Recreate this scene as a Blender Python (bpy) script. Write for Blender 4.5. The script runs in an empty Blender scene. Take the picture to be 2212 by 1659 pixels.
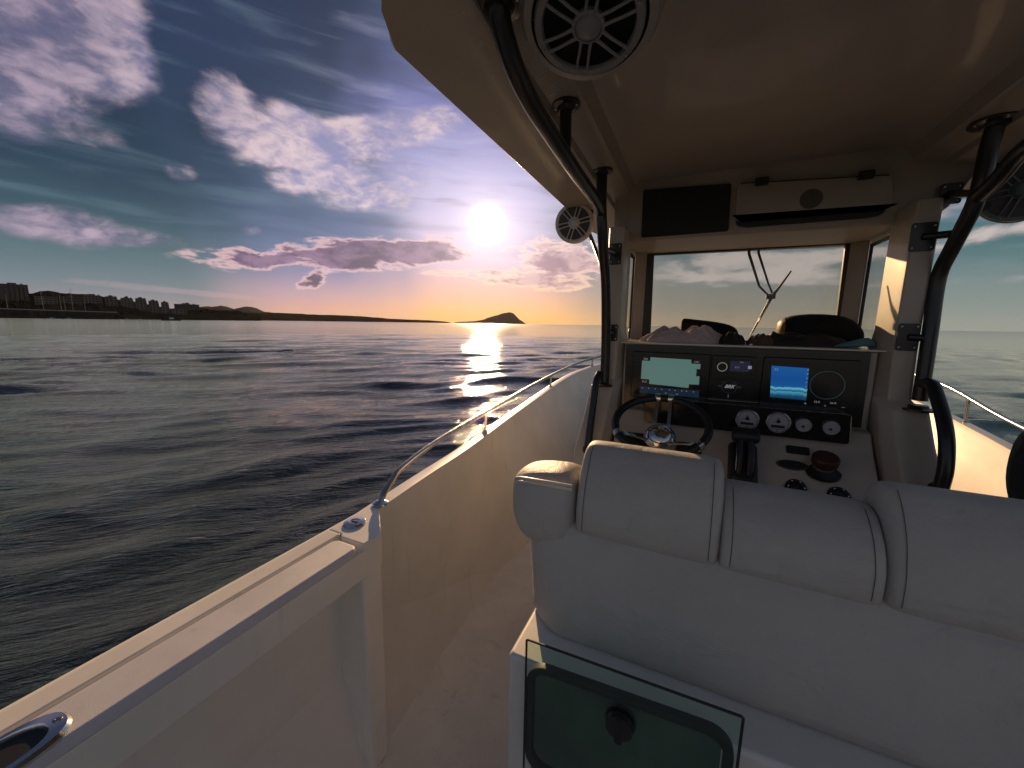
import bpy, bmesh, math, random
import numpy as np
from mathutils import Vector, Matrix

random.seed(7); rng = np.random.default_rng(11)
SC = bpy.context.scene
COL = SC.collection
PI = math.pi
H = 2.15                      # eye height above the water; boat parts below are laid out from the eye

# ------------------------------------------------------------------ camera
YAW, PIT, ROLL = math.radians(25.0), math.radians(-8.9), math.radians(0.89)
f = Vector((-math.sin(YAW)*math.cos(PIT), math.cos(YAW)*math.cos(PIT), math.sin(PIT)))
r0 = Vector((math.cos(YAW), math.sin(YAW), 0)); u0 = r0.cross(f)
r = r0*math.cos(ROLL) + u0*math.sin(ROLL); u = r.cross(f)
cd = bpy.data.cameras.new('camera'); cam = bpy.data.objects.new('camera', cd); COL.objects.link(cam)
cam.matrix_world = Matrix(((r.x, u.x, -f.x, 0), (r.y, u.y, -f.y, 0), (r.z, u.z, -f.z, H), (0, 0, 0, 1)))
cd.sensor_fit = 'HORIZONTAL'; cd.sensor_width = 36.0; cd.lens = 831/2212*36
cd.clip_start = 0.03; cd.clip_end = 100000
SC.camera = cam
SC.view_settings.view_transform = 'Standard'; SC.view_settings.look = 'None'
SC.view_settings.gamma = 1.0; SC.view_settings.exposure = 0.45
try: SC.view_settings.use_curve_mapping = False
except Exception: pass
SC.render.engine = 'CYCLES'
SC.cycles.max_bounces = 8; SC.cycles.diffuse_bounces = 6; SC.cycles.transparent_max_bounces = 16
SC.cycles.sample_clamp_indirect = 4.0; SC.cycles.caustics_reflective = False; SC.cycles.caustics_refractive = False
SC.cycles.use_denoising = True

# ------------------------------------------------------------------ sun
SUN_AZ, SUN_EL = -28.9, 13.6
sd = Vector((math.sin(math.radians(SUN_AZ))*math.cos(math.radians(SUN_EL)),
             math.cos(math.radians(SUN_AZ))*math.cos(math.radians(SUN_EL)), math.sin(math.radians(SUN_EL))))
sl = bpy.data.lights.new('sun', 'SUN'); sl.energy = 4.2; sl.angle = math.radians(0.6); sl.color = (1.0, 0.64, 0.32)
so = bpy.data.objects.new('sun', sl); COL.objects.link(so)
so.rotation_euler = (-sd).to_track_quat('-Z', 'Y').to_euler()

# ------------------------------------------------------------------ node helper
class NT:
    """tiny expression builder over a node tree"""
    def __init__(s, tree):
        s.t = tree; s.n = tree.nodes; s.l = tree.links
    def node(s, typ, ins=None, **kw):
        nd = s.n.new(typ)
        for k, v in kw.items(): setattr(nd, k, v)
        for k, v in (ins or {}).items():
            s.set(nd.inputs[k], v)
        return nd
    def set(s, sock, v):
        if isinstance(v, bpy.types.NodeSocket): s.l.new(v, sock)
        else:
            if sock.type == 'RGBA' and len(v) == 3: v = (*v, 1)
            sock.default_value = v
    def m(s, op, a, b=0.0, c=0.0, clamp=False):
        nd = s.n.new('ShaderNodeMath'); nd.operation = op; nd.use_clamp = clamp
        s.set(nd.inputs[0], a); s.set(nd.inputs[1], b); s.set(nd.inputs[2], c)
        return nd.outputs[0]
    def vm(s, op, a, b=(0, 0, 0), out=0):
        nd = s.n.new('ShaderNodeVectorMath'); nd.operation = op
        s.set(nd.inputs[0], a); s.set(nd.inputs[1], b)
        return nd.outputs['Value' if op in ('DOT_PRODUCT', 'LENGTH') else 'Vector']
    def sstep(s, v, a, b):
        nd = s.n.new('ShaderNodeMapRange'); nd.interpolation_type = 'SMOOTHSTEP'
        s.set(nd.inputs[0], v); s.set(nd.inputs[1], float(a)); s.set(nd.inputs[2], float(b))
        return nd.outputs[0]
    def mix(s, fac, a, b, mode='MIX'):
        nd = s.n.new('ShaderNodeMix'); nd.data_type = 'RGBA'; nd.blend_type = mode; nd.clamp_factor = True
        s.set(nd.inputs[0], fac); s.set(nd.inputs[6], a); s.set(nd.inputs[7], b)
        return nd.outputs[2]
    def ramp(s, v, stops):
        nd = s.n.new('ShaderNodeValToRGB'); s.l.new(v, nd.inputs[0]); cr = nd.color_ramp
        while len(cr.elements) < len(stops): cr.elements.new(0.5)
        for e, (p, c) in zip(cr.elements, stops): e.position = p; e.color = (*c, 1)
        return nd.outputs[0]
    def noise(s, vec, scale, detail=4, rough=0.5, dist=0.0, out=0):
        nd = s.n.new('ShaderNodeTexNoise'); s.l.new(vec, nd.inputs['Vector'])
        nd.inputs['Scale'].default_value = scale; nd.inputs['Detail'].default_value = detail
        nd.inputs['Roughness'].default_value = rough; nd.inputs['Distortion'].default_value = dist
        return nd.outputs[out]

def srgb(r_, g_, b_):
    fn = lambda c: (c/12.92 if c <= 0.04045 else ((c+0.055)/1.055)**2.4)
    return tuple(fn(x/255) for x in (r_, g_, b_))

# ------------------------------------------------------------------ world sky
W = bpy.data.worlds.new('World'); SC.world = W; W.use_nodes = True
W.cycles.sampling_method = 'MANUAL'; W.cycles.sample_map_resolution = 1024
wt = W.node_tree; wt.nodes.clear(); N = NT(wt)
D = N.node('ShaderNodeTexCoord').outputs['Generated']
sep = N.node('ShaderNodeSeparateXYZ', {0: D})
X_, Y_, Z_ = sep.outputs
el = N.m('MULTIPLY', N.m('ARCSINE', Z_), 180/PI)
az = N.m('MULTIPLY', N.m('ARCTAN2', X_, Y_), 180/PI)
elp = N.m('MAXIMUM', el, 0.0)
el01 = N.m('DIVIDE', elp, 60.0, clamp=True)
sundot = N.vm('DOT_PRODUCT', D, tuple(sd))
theta = N.m('MULTIPLY', N.m('ARCCOSINE', N.m('MINIMUM', sundot, 1.0)), 180/PI)

def R_(lst): return [(e/60.0, srgb(*c)) for e, c in lst]
away = N.ramp(el01, R_([(0, (150, 136, 140)), (1.6, (140, 136, 146)), (3.2, (112, 128, 140)), (6, (86, 112, 122)), (10, (56, 84, 100)), (14, (34, 60, 82)), (20, (28, 50, 74)), (27, (38, 54, 86)), (36, (38, 52, 84)), (60, (38, 50, 74))]))
mid = N.ramp(el01, R_([(0, (225, 172, 150)), (1.6, (218, 166, 156)), (3.4, (192, 160, 172)), (6, (146, 138, 172)), (9, (112, 124, 164)), (14, (92, 110, 146)), (20, (64, 82, 118)), (27, (42, 58, 88)), (36, (34, 46, 72)), (60, (38, 50, 74))]))
near = N.ramp(el01, R_([(0, (252, 184, 100)), (1.6, (250, 186, 122)), (3.6, (238, 180, 152)), (6, (224, 178, 180)), (9, (208, 184, 208)), (14, (190, 180, 216)), (20, (160, 158, 206)), (26, (116, 120, 180)), (34, (62, 78, 108)), (60, (48, 62, 92))]))
stb = N.ramp(el01, R_([(0, (166, 152, 134)), (2, (146, 142, 134)), (5, (132, 134, 134)), (9, (96, 118, 126)), (13, (78, 106, 116)), (20, (96, 120, 132)), (34, (84, 104, 122)), (60, (70, 86, 108))]))
stb2 = N.ramp(el01, R_([(0, (138, 150, 146)), (4, (118, 136, 136)), (8, (72, 110, 116)), (13, (66, 102, 112)), (22, (80, 112, 122)), (60, (66, 84, 104))]))
daz = N.m('ABSOLUTE', N.m('ADD', az, 28.9))
left = N.m('LESS_THAN', az, -28.9)
# low frequency warp so that the colour zones do not end on straight lines
wv = N.noise(D, 3.0, 3, 0.5)
azw = N.m('ADD', az, N.m('MULTIPLY', N.m('SUBTRACT', wv, 0.5), 26.0))
c = N.mix(N.sstep(azw, -66.0, -47.0), away, mid)
c = N.mix(N.sstep(azw, -48.0, -36.0), c, near)
c = N.mix(N.sstep(azw, -21.0, -5.0), c, stb)
c = N.mix(N.sstep(azw, 11.0, 22.0), c, stb2)
# unseen sky behind the boat: grey tones brightened to fill the cockpit
back = N.ramp(el01, R_([(0, (158, 158, 164)), (6, (142, 144, 152)), (14, (118, 124, 136)), (27, (90, 98, 116)), (60, (56, 66, 86))]))
c = N.mix(N.sstep(az, 40.0, 110.0), c, back)
c = N.mix(N.sstep(az, -90.0, -150.0), c, back)
sky_base = c

# cloud space: rays met with a flat layer, eased near the horizon
zz = N.m('ADD', N.m('MAXIMUM', Z_, 0.0), 0.16)
pl = N.node('ShaderNodeCombineXYZ', {0: N.m('DIVIDE', X_, zz), 1: N.m('DIVIDE', Y_, zz), 2: 0.0}).outputs[0]
tang = N.vm('MULTIPLY', D, (1.0, 1.0, 1.9))
warp = N.noise(tang, 6.0, 4, 0.55, out=1)
tw = N.vm('ADD', tang, N.vm('MULTIPLY', N.vm('SUBTRACT', warp, (0.5, 0.5, 0.5)), (0.10, 0.10, 0.10)))
fb = N.noise(tw, 5.5, 9, 0.56)
fb2 = N.noise(N.vm('ADD', tw, tuple(-0.022*sd)), 5.5, 9, 0.56)
fbb = N.noise(N.vm('MULTIPLY', tw, (1, 1, 1.7)), 11.0, 9, 0.6)
fbc = N.noise(N.vm('ADD', tw, tuple(-0.012*sd)), 14.0, 8, 0.6)
fb = N.m('ADD', N.m('MULTIPLY', fb, 0.76), N.m('MULTIPLY', fbb, 0.24)); fb2 = N.m('ADD', N.m('MULTIPLY', fb2, 0.76), N.m('MULTIPLY', N.m('ADD', N.m('MULTIPLY', fbb, 0.5), N.m('MULTIPLY', fbc, 0.5)), 0.24))

def blob(a, e, sa, se, tilt=0.0):
    a_, e_ = math.radians(a), math.radians(e)
    cdir = Vector((math.sin(a_)*math.cos(e_), math.cos(a_)*math.cos(e_), math.sin(e_)))
    e1 = Vector((math.cos(a_), -math.sin(a_), 0)); e2 = e1.cross(cdir); 
    if e2.z < 0: e2 = -e2
    t = math.radians(tilt)
    f1 = e1*math.cos(t)+e2*math.sin(t); f2 = -e1*math.sin(t)+e2*math.cos(t)
    p = N.vm('DOT_PRODUCT', D, tuple(f1/math.radians(sa))); q = N.vm('DOT_PRODUCT', D, tuple(f2/math.radians(se)))
    r2 = N.m('ADD', N.m('MULTIPLY', p, p), N.m('MULTIPLY', q, q))
    g = N.m('POWER', 2.718, N.m('MULTIPLY', N.m('POWER', r2, 1.5), -1.0))
    return N.m('MULTIPLY', g, N.m('GREATER_THAN', N.vm('DOT_PRODUCT', D, tuple(cdir)), 0.0))
def bsum(lst):
    tot = None
    for w, *b in lst:
        v = N.m('MULTIPLY', blob(*b), w)
        tot = v if tot is None else N.m('ADD', tot, v)
    return tot
def cloud(mask, thr=0.62, soft=0.22, gain=1.5, fbm=None):
    dn = N.m('ADD', mask, N.m('MULTIPLY', N.m('MULTIPLY', N.m('SUBTRACT', fbm or fb, 0.5), gain), N.sstep(mask, 0.0, 0.35)))
    return dn
# high thin streaks
ws = N.vm('MULTIPLY', D, (1.0, 1.0, 4.2))
rotp = N.node('ShaderNodeVectorRotate', {'Vector': ws, 'Axis': (0.55, 0.83, 0.0), 'Angle': math.radians(-22)}).outputs[0]
streak = N.noise(N.vm('MULTIPLY', rotp, (1.0, 1.0, 2.2)), 4.2, 6, 0.5, 0.6)
st = N.m('MULTIPLY', N.sstep(streak, 0.48, 0.72), N.sstep(el, 3.0, 12.0))
c = N.mix(N.m('MULTIPLY', st, 0.30), c, N.mix(N.sstep(azw, -60, -35), srgb(110, 135, 150), srgb(200, 195, 225)))
c = N.mix(N.m('MULTIPLY', N.m('MULTIPLY', N.sstep(streak, 0.5, 0.28), 0.32), N.sstep(el, 6, 16)), c, srgb(38, 52, 76))

# bright lit clouds
mA = bsum([(1.0, -71.8, 25.0, 5.4, 4.2, -10), (0.95, -68.4, 25.5, 3.0, 4.4, 0), (0.9, -75, 31, 7, 5.0, -10), (1.0, -74.4, 17.6, 5.4, 2.5, -6), (0.62, -75.4, 14.9, 2.6, 1.2, 0),
           (1.0, -73.2, 8.4, 5.6, 1.8, 2), (0.5, -66.0, 8.2, 2.6, 1.0, 0), (0.5, -64.1, 15.2, 1.6, 1.0, 10), (0.46, -59.6, 23.2, 2.6, 2.6, 30),
           (1.0, -56.2, 19.2, 4.4, 2.2, 5), (0.95, -53.0, 22.2, 2.6, 2.6, 40), (1.0, -50.4, 21.0, 4.2, 2.3, 12), (1.0, -45.4, 22.3, 4.4, 2.1, 15), (0.95, -40.0, 24.0, 4.4, 2.0, 15), (0.42, -45, 17.5, 9, 3.2, 12), (0.4, -38, 20.5, 8, 3, 15), (0.5, -59.3, 22.5, 3.2, 3.4, 30), (0.6, -35.0, 25.3, 3.2, 1.5, 0),
           (0.62, -54.0, 16.0, 3.6, 1.2, 12), (0.55, -48.0, 18.2, 3.2, 1.3, 10), (0.4, -43, 15.5, 5, 1.5, 5), (0.45, -58.6, 10.4, 1.8, 0.9, 0)])
dA = cloud(mA, gain=3.0); dA2 = cloud(mA, gain=3.0, fbm=fb2)
aA = N.sstep(dA, 0.24, 0.98)
lit = N.sstep(N.m('SUBTRACT', dA, dA2), -0.22, 0.26)
colA = N.mix(lit, N.mix(N.sstep(azw, -70, -50), srgb(98, 98, 128), srgb(150, 148, 190)), N.mix(N.sstep(azw, -76, -52), srgb(184, 164, 184), srgb(238, 212, 216)))
colA = N.mix(N.sstep(el, 14.0, 30.0), colA, N.mix(0.30, colA, srgb(90, 84, 118)))
c = N.mix(N.m('MULTIPLY', aA, 0.92), c, colA)
# mauve bank with a bright rim
mB = bsum([(0.8, -52.0, 7.6, 11.5, 1.4, 3), (0.8, -45.5, 9.2, 8.5, 1.7, 4), (0.6, -36.5, 9.8, 7.0, 1.5, 5), (0.35, -40, 10.2, 9, 2.2, 3), (0.62, -52.4, 4.6, 1.6, 1.0, 30), (0.55, -51.2, 5.7, 1.1, 1.0, 20), (0.5, -60, 6.6, 3.0, 1.0, 0)])
dB = cloud(mB, gain=3.4, fbm=fbb)
aB = N.sstep(dB, 0.22, 0.72); coreB = N.sstep(dB, 0.50, 0.90)
colB = N.mix(coreB, srgb(238, 196, 200), N.mix(N.sstep(fbc, 0.38, 0.62), srgb(92, 74, 104), srgb(146, 116, 146)))
c = N.mix(N.m('MULTIPLY', aB, 0.95), c, colB)
# soft broken clouds under and right of the sun
mC = bsum([(0.70, -21, 9.6, 6.0, 2.8, 0), (0.66, -19.5, 6.2, 6.0, 1.8, 0), (0.55, -27, 6.6, 5.5, 1.3, 0), (0.5, -33, 7.0, 6, 1.0, 0), (0.45, -14, 8, 5, 3, 0)])
dC = cloud(mC, gain=3.0, fbm=fbb)
aC = N.sstep(dC, 0.30, 0.62); coreC = N.sstep(dC, 0.5, 1.0)
colC = N.mix(coreC, N.mix(N.sstep(el, 3.5, 9.0), srgb(250, 204, 164), srgb(246, 208, 204)), N.mix(N.sstep(fbc, 0.38, 0.62), srgb(150, 112, 132), srgb(210, 172, 176)))
c = N.mix(N.m('MULTIPLY', aC, 0.85), c, colC)
# grey-white cloud bands ahead and to starboard
tb = N.vm('MULTIPLY', D, (1.0, 1.0, 3.0))
fbs = N.noise(tb, 9.0, 9, 0.58, 0.4)
mD = bsum([(0.95, 1, 7.4, 13, 2.0, 2), (0.75, 2, 11.2, 9, 1.5, 3), (0.8, 11, 5.9, 9, 1.1, 0), (0.62, 15, 8.2, 6, 0.9, 0), (0.8, 26, 8.8, 14, 0.9, 5), (0.65, 27, 11.6, 12, 0.8, 5), (0.5, 25, 4.6, 12, .5, 0), (0.3, 55, 14, 30, 9, 0), (0.3, 130, 20, 50, 14, 0), (0.3, -130, 20, 40, 14, 0)])
dD = cloud(mD, gain=2.8, fbm=fbs)
aD = N.sstep(dD, 0.34, 0.86)
colD = N.mix(N.sstep(dD, 0.5, 1.15), srgb(150, 146, 150), srgb(206, 192, 188))
c = N.mix(N.m('MULTIPLY', aD, N.m('MULTIPLY', N.sstep(N.m('ABSOLUTE', N.m('ADD', az, 25.0)), 14.0, 24.0), 0.85)), c, colD)
# thin pink streaks low over the hills
mE = bsum([(1.0, -68, 3.2, 9, 0.45, -3), (0.8, -60, 2.6, 7, 0.4, -4), (0.7, -50, 3.2, 8, 0.3, -2), (0.5, -40, 1.9, 9, 0.4, 0)])
c = N.mix(N.m('MULTIPLY', N.sstep(N.m('ADD', mE, N.m('MULTIPLY', N.m('SUBTRACT', fbb, 0.5), 2.2)), 0.35, 1.3), 0.22), c, srgb(222, 176, 180))
# aureole of the veiled sun
g1 = N.m('POWER', 2.718, N.m('DIVIDE', N.m('MULTIPLY', theta, -1.0), 6.5))
g2 = N.m('POWER', 2.718, N.m('MULTIPLY', N.m('POWER', N.m('DIVIDE', theta, 2.1), 4.0), -1.0))
g3 = N.m('POWER', 2.718, N.m('DIVIDE', N.m('MULTIPLY', theta, -1.0), 1.8))
glow = N.vm('ADD', N.vm('ADD', N.vm('MULTIPLY', N.node('ShaderNodeCombineXYZ', {0: g1, 1: g1, 2: g1}).outputs[0], (0.52, 0.44, 0.42)),
            N.vm('MULTIPLY', N.node('ShaderNodeCombineXYZ', {0: g2, 1: g2, 2: g2}).outputs[0], (1.5, 1.35, 1.15))),
            N.vm('MULTIPLY', N.node('ShaderNodeCombineXYZ', {0: g3, 1: g3, 2: g3}).outputs[0], (0.8, 0.66, 0.56)))
c = N.vm('ADD', c, glow)
# under the horizon: sea tone
c = N.mix(N.sstep(el, -0.6, -0.05), srgb(70, 80, 86), c)
nis = N.node('ShaderNodeTexSky', sky_type='NISHITA', sun_disc=False, sun_elevation=math.radians(SUN_EL), sun_rotation=math.radians(SUN_AZ), air_density=1.2, dust_density=1.0)
bgs = N.node('ShaderNodeBackground', {'Color': c, 'Strength': 0.77})
bgn = N.node('ShaderNodeBackground', {'Color': nis.outputs[0], 'Strength': 0.05})
mx = N.node('ShaderNodeMixShader', {0: 0.05}); wt.links.new(bgs.outputs[0], mx.inputs[1]); wt.links.new(bgn.outputs[0], mx.inputs[2])
wo = N.node('ShaderNodeOutputWorld'); wt.links.new(mx.outputs[0], wo.inputs['Surface'])

# ------------------------------------------------------------------ materials
MATS = {}
def mat(name, base=(0.5, 0.5, 0.5), rough=0.5, metal=0.0, coat=0.0, var=0.0, vscale=4.0, bump=0.0, bscale=200.0, bdetail=2,
        emit=None, estr=0.0, trans=0.0, spec=0.5, sheen=0.0, rvar=0.0, bkind='noise', bdist=0.002, ior=None, var2=None, wrinkle=0.0, stain=0.0):
    m = bpy.data.materials.new(name); m.use_nodes = True; t = NT(m.node_tree)
    b = m.node_tree.nodes['Principled BSDF']
    co = t.node('ShaderNodeTexCoord').outputs['Object']
    b.inputs['Base Color'].default_value = (*base, 1)
    if var:
        n = t.noise(co, vscale, 5, 0.6)
        dk = var2 or tuple(x*(1-var) for x in base); lt = tuple(min(1, x*(1+var*0.6)) for x in base)
        colr = t.mix(t.sstep(n, 0.3, 0.7), dk, lt)
        if stain:
            sn_ = t.noise(t.vm('MULTIPLY', co, (1.0, 1.0, 0.25)), 9.0, 8, 0.7, 1.5); sn2 = t.noise(co, 60.0, 3, 0.6)
            colr = t.mix(t.m('MULTIPLY', t.sstep(sn_, 0.56, 0.74), stain), colr, tuple(x*0.5 for x in base))
            colr = t.mix(t.m('MULTIPLY', t.sstep(sn2, 0.70, 0.76), stain*0.8), colr, tuple(x*0.45 for x in base))
        t.l.new(colr, b.inputs['Base Color'])
    b.inputs['Roughness'].default_value = rough
    if rvar:
        n = t.noise(co, vscale*1.7, 4, 0.6)
        t.l.new(t.m('ADD', rough-rvar/2, t.m('MULTIPLY', n, rvar)), b.inputs['Roughness'])
    b.inputs['Metallic'].default_value = metal
    b.inputs['Coat Weight'].default_value = coat; b.inputs['Coat Roughness'].default_value = 0.08
    b.inputs['Specular IOR Level'].default_value = spec
    b.inputs['Sheen Weight'].default_value = sheen
    if ior: b.inputs['IOR'].default_value = ior
    if trans: b.inputs['Transmission Weight'].default_value = trans
    if emit: b.inputs['Emission Color'].default_value = (*emit, 1); b.inputs['Emission Strength'].default_value = estr
    if bump:
        if bkind == 'noise': h = t.noise(co, bscale, bdetail, 0.6)
        elif bkind == 'leather':
            v = t.node('ShaderNodeTexVoronoi', {'Vector': co, 'Scale': bscale}); v.feature = 'DISTANCE_TO_EDGE'
            h = t.m('MULTIPLY', v.outputs[0], 3.0)
        elif bkind == 'grip':
            v = t.node('ShaderNodeTexVoronoi', {'Vector': co, 'Scale': bscale, 'Randomness': 0.25}); v.feature = 'F1'
            h = t.m('MULTIPLY', v.outputs[0], -2.0)
        bn = t.node('ShaderNodeBump', {'Strength': bump, 'Distance': bdist, 'Height': h})
        if wrinkle:
            wv_ = t.noise(t.vm('MULTIPLY', co, (1.0, 1.0, 1.6)), 7.0, 5, 0.55, 0.8)
            b2 = t.node('ShaderNodeBump', {'Strength': wrinkle, 'Distance': 0.02, 'Height': wv_}); t.l.new(b2.outputs[0], bn.inputs['Normal'])
        t.l.new(bn.outputs[0], b.inputs['Normal'])
    MATS[name] = m
    return m
GEL = mat('gelcoat', srgb(232, 226, 216), 0.36, coat=0.6, stain=0.28, var=0.09, vscale=2.2, bump=0.12, bscale=26, bdist=0.003, rvar=0.2)
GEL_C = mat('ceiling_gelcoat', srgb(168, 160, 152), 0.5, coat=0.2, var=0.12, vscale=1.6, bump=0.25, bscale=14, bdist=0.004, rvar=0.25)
GEL_H = mat('shaded_gelcoat', srgb(184, 174, 162), 0.40, coat=0.2, var=0.07, vscale=3, bump=0.5, bscale=240, bdist=0.0008, rvar=0.2)  # gelcoat with the helm's shade put into a darker base colour
GEL_N = mat('nonskid_gelcoat', srgb(204, 202, 208), 0.55, stain=0.35, var=0.08, vscale=6, bump=0.6, bscale=480, bkind='grip', bdist=0.0008)
SOLE = mat('sole_gelcoat', srgb(234, 226, 214), 0.5, stain=0.45, var=0.10, vscale=3, bump=0.5, bscale=160, bkind='grip', bdist=0.0015)
VINYL = mat('cushion_vinyl', srgb(186, 180, 172), 0.5, stain=0.22, var=0.06, vscale=5, bump=0.35, bscale=420, bkind='leather', bdist=0.0008, rvar=0.25, wrinkle=0.6)
PIPE = mat('piping_vinyl', srgb(226, 220, 208), 0.4)
SEAM = mat('seam_thread', srgb(96, 90, 86), 0.8)
BLK = mat('black_powder_coat', (0.018, 0.018, 0.019), 0.32, coat=0.15, bump=0.25, bscale=600, bdist=0.0006, rvar=0.15, vscale=9)
BLKP = mat('black_plastic', (0.012, 0.012, 0.013), 0.42, bump=0.2, bscale=500, bdist=0.0006)
GLOSSB = mat('gloss_black_panel', (0.008, 0.0085, 0.010), 0.16, bump=0.04, bscale=12, bdist=0.003, rvar=0.12)
RUB = mat('rubber', (0.010, 0.010, 0.011), 0.5)
CHR = mat('stainless', (0.66, 0.65, 0.64), 0.16, metal=1.0, rvar=0.12, vscale=14)
CHRD = mat('worn_stainless', (0.42, 0.41, 0.40), 0.26, metal=1.0, rvar=0.2, vscale=20)
DIAL = mat('dial_face', srgb(196, 196, 204), 0.5, var=0.08, vscale=60)
GRILLE = mat('grey_grille', srgb(136, 136, 140), 0.4, var=0.1, vscale=30)
PODW = mat('speaker_pod', srgb(158, 152, 146), 0.42, coat=0.2)
CONE = mat('speaker_cone', (0.006, 0.006, 0.006), 0.7, spec=0.2)
FARG = mat('pale_grille', srgb(206, 204, 204), 0.4)
FILM = mat('tint_film', srgb(150, 138, 126), 0.6)
CHART = mat('chart_screen', (0.01, 0.01, 0.01), 0.3, emit=srgb(92, 126, 120), estr=0.5)
CHART2 = mat('chart_line', (0.01, 0.01, 0.01), 0.3, emit=srgb(66, 102, 94), estr=0.9)
SONAR = mat('sonar_screen', (0.0, 0.0, 0.01), 0.3)
WHITEP = mat('printed_white', srgb(190, 190, 194), 0.5, emit=srgb(150, 150, 158), estr=0.35)
REDB = mat('dark_red_lid', srgb(66, 34, 30), 0.45)
TOWEL = mat('towel_cloth', srgb(206, 186, 186), 0.95, sheen=0.5, var=0.16, vscale=22, bump=1.0, bscale=900, bdist=0.002)
BAG = mat('black_nylon', (0.010, 0.010, 0.011), 0.75, spec=0.25, var=0.3, vscale=20, bump=0.5, bscale=700, bdist=0.001)
BAG_SUN = mat('sun_patch_gold', srgb(128, 92, 56), 0.5, var=0.2, vscale=20)  # golden sunlight on the bag, put in as a colour
DKCLOTH = mat('dark_cloth', srgb(44, 38, 38), 0.9, var=0.3, vscale=30, bump=0.8, bscale=600, bdist=0.002)
BRCLOTH = mat('brown_cloth', srgb(92, 72, 64), 0.9, var=0.3, vscale=40, bump=0.8, bscale=600, bdist=0.002)
TEAL = mat('teal_cloth', srgb(84, 136, 156), 0.85, var=0.2, vscale=16, bump=0.8, bscale=500, bdist=0.001)
JACKET = mat('jacket_fleece', (0.014, 0.014, 0.016), 0.95, sheen=0.2, bump=1.0, bscale=380, bdist=0.003)
TROUS = mat('trousers', (0.02, 0.022, 0.03), 0.9)
SKIN = mat('skin', srgb(176, 126, 100), 0.5)
HAIR = mat('hair', srgb(52, 36, 28), 0.5, bump=0.8, bscale=120, bdist=0.003)
HULLW = mat('hull_paint', srgb(206, 206, 206), 0.25, coat=0.5, var=0.05)
# sonar screen pattern: blue water column over a ragged sea bed
def sonar():
    m = SONAR; t = NT(m.node_tree); b = m.node_tree.nodes['Principled BSDF']
    co = t.node('ShaderNodeTexCoord').outputs['Generated']; s = t.node('ShaderNodeSeparateXYZ', {0: co})
    n = t.noise(t.vm('MULTIPLY', co, (9, 1, 1)), 1.0, 5, 0.6)
    n2 = t.noise(t.vm('MULTIPLY', co, (60, 1, 60)), 1.0, 4, 0.7)
    hgt = t.m('ADD', s.outputs[2], t.m('MULTIPLY', t.m('SUBTRACT', n, 0.5), 0.16))
    col = t.ramp(hgt, [(0.0, srgb(8, 40, 66)), (0.10, srgb(10, 62, 92)), (0.22, srgb(60, 132, 160)), (0.25, srgb(14, 66, 104)), (0.34, srgb(86, 160, 186)), (0.37, srgb(10, 74, 128)), (0.6, srgb(6, 62, 124)), (1.0, srgb(10, 74, 136))])
    col = t.mix(t.m('MULTIPLY', t.sstep(n2, 0.55, 0.8), 0.55), col, srgb(60, 130, 160))
    t.l.new(col, b.inputs['Emission Color']); b.inputs['Emission Strength'].default_value = 0.85
sonar()
def glass(name, tint, refl=1.0, rough=0.0, milk=0.0, milkc=(0.5, 0.5, 0.5)):
    m = bpy.data.materials.new(name); m.use_nodes = True; t = NT(m.node_tree); m.node_tree.nodes.clear()
    tr = t.node('ShaderNodeBsdfTransparent', {'Color': (*tint, 1)})
    gl = t.node('ShaderNodeBsdfGlossy', {'Color': (1, 1, 1, 1), 'Roughness': rough})
    lw = t.node('ShaderNodeLayerWeight', {'Blend': 0.5})
    fr = t.m('ADD', 0.035, t.m('MULTIPLY', t.m('POWER', lw.outputs['Facing'], 5.0), 0.9))
    mx_ = t.node('ShaderNodeMixShader', {0: t.m('MULTIPLY', fr, refl)})
    t.l.new(tr.outputs[0], mx_.inputs[1]); t.l.new(gl.outputs[0], mx_.inputs[2])
    out = t.node('ShaderNodeOutputMaterial'); last = mx_
    if milk:
        df = t.node('ShaderNodeBsdfDiffuse', {'Color': (*milkc, 1)})
        co = t.node('ShaderNodeTexCoord').outputs['Object']
        m2 = t.node('ShaderNodeMixShader', {0: t.m('MULTIPLY', t.sstep(t.noise(co, 3.5, 6, 0.65), 0.25, 0.8), milk)})
        t.l.new(mx_.outputs[0], m2.inputs[1]); t.l.new(df.outputs[0], m2.inputs[2]); last = m2
    t.l.new(last.outputs[0], out.inputs[0]); MATS[name] = m
    return m
GLASS = glass('window_glass', (0.86, 0.87, 0.85), 0.5, 0.02, 0.07)
GLASSF = glass('tinted_band_glass', (0.50, 0.46, 0.42), 0.8, 0.05, 0.35, srgb(150, 138, 126))
GREENG = glass('green_acrylic', (0.84, 0.93, 0.88), 0.9, 0.02, 0.02)

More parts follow.
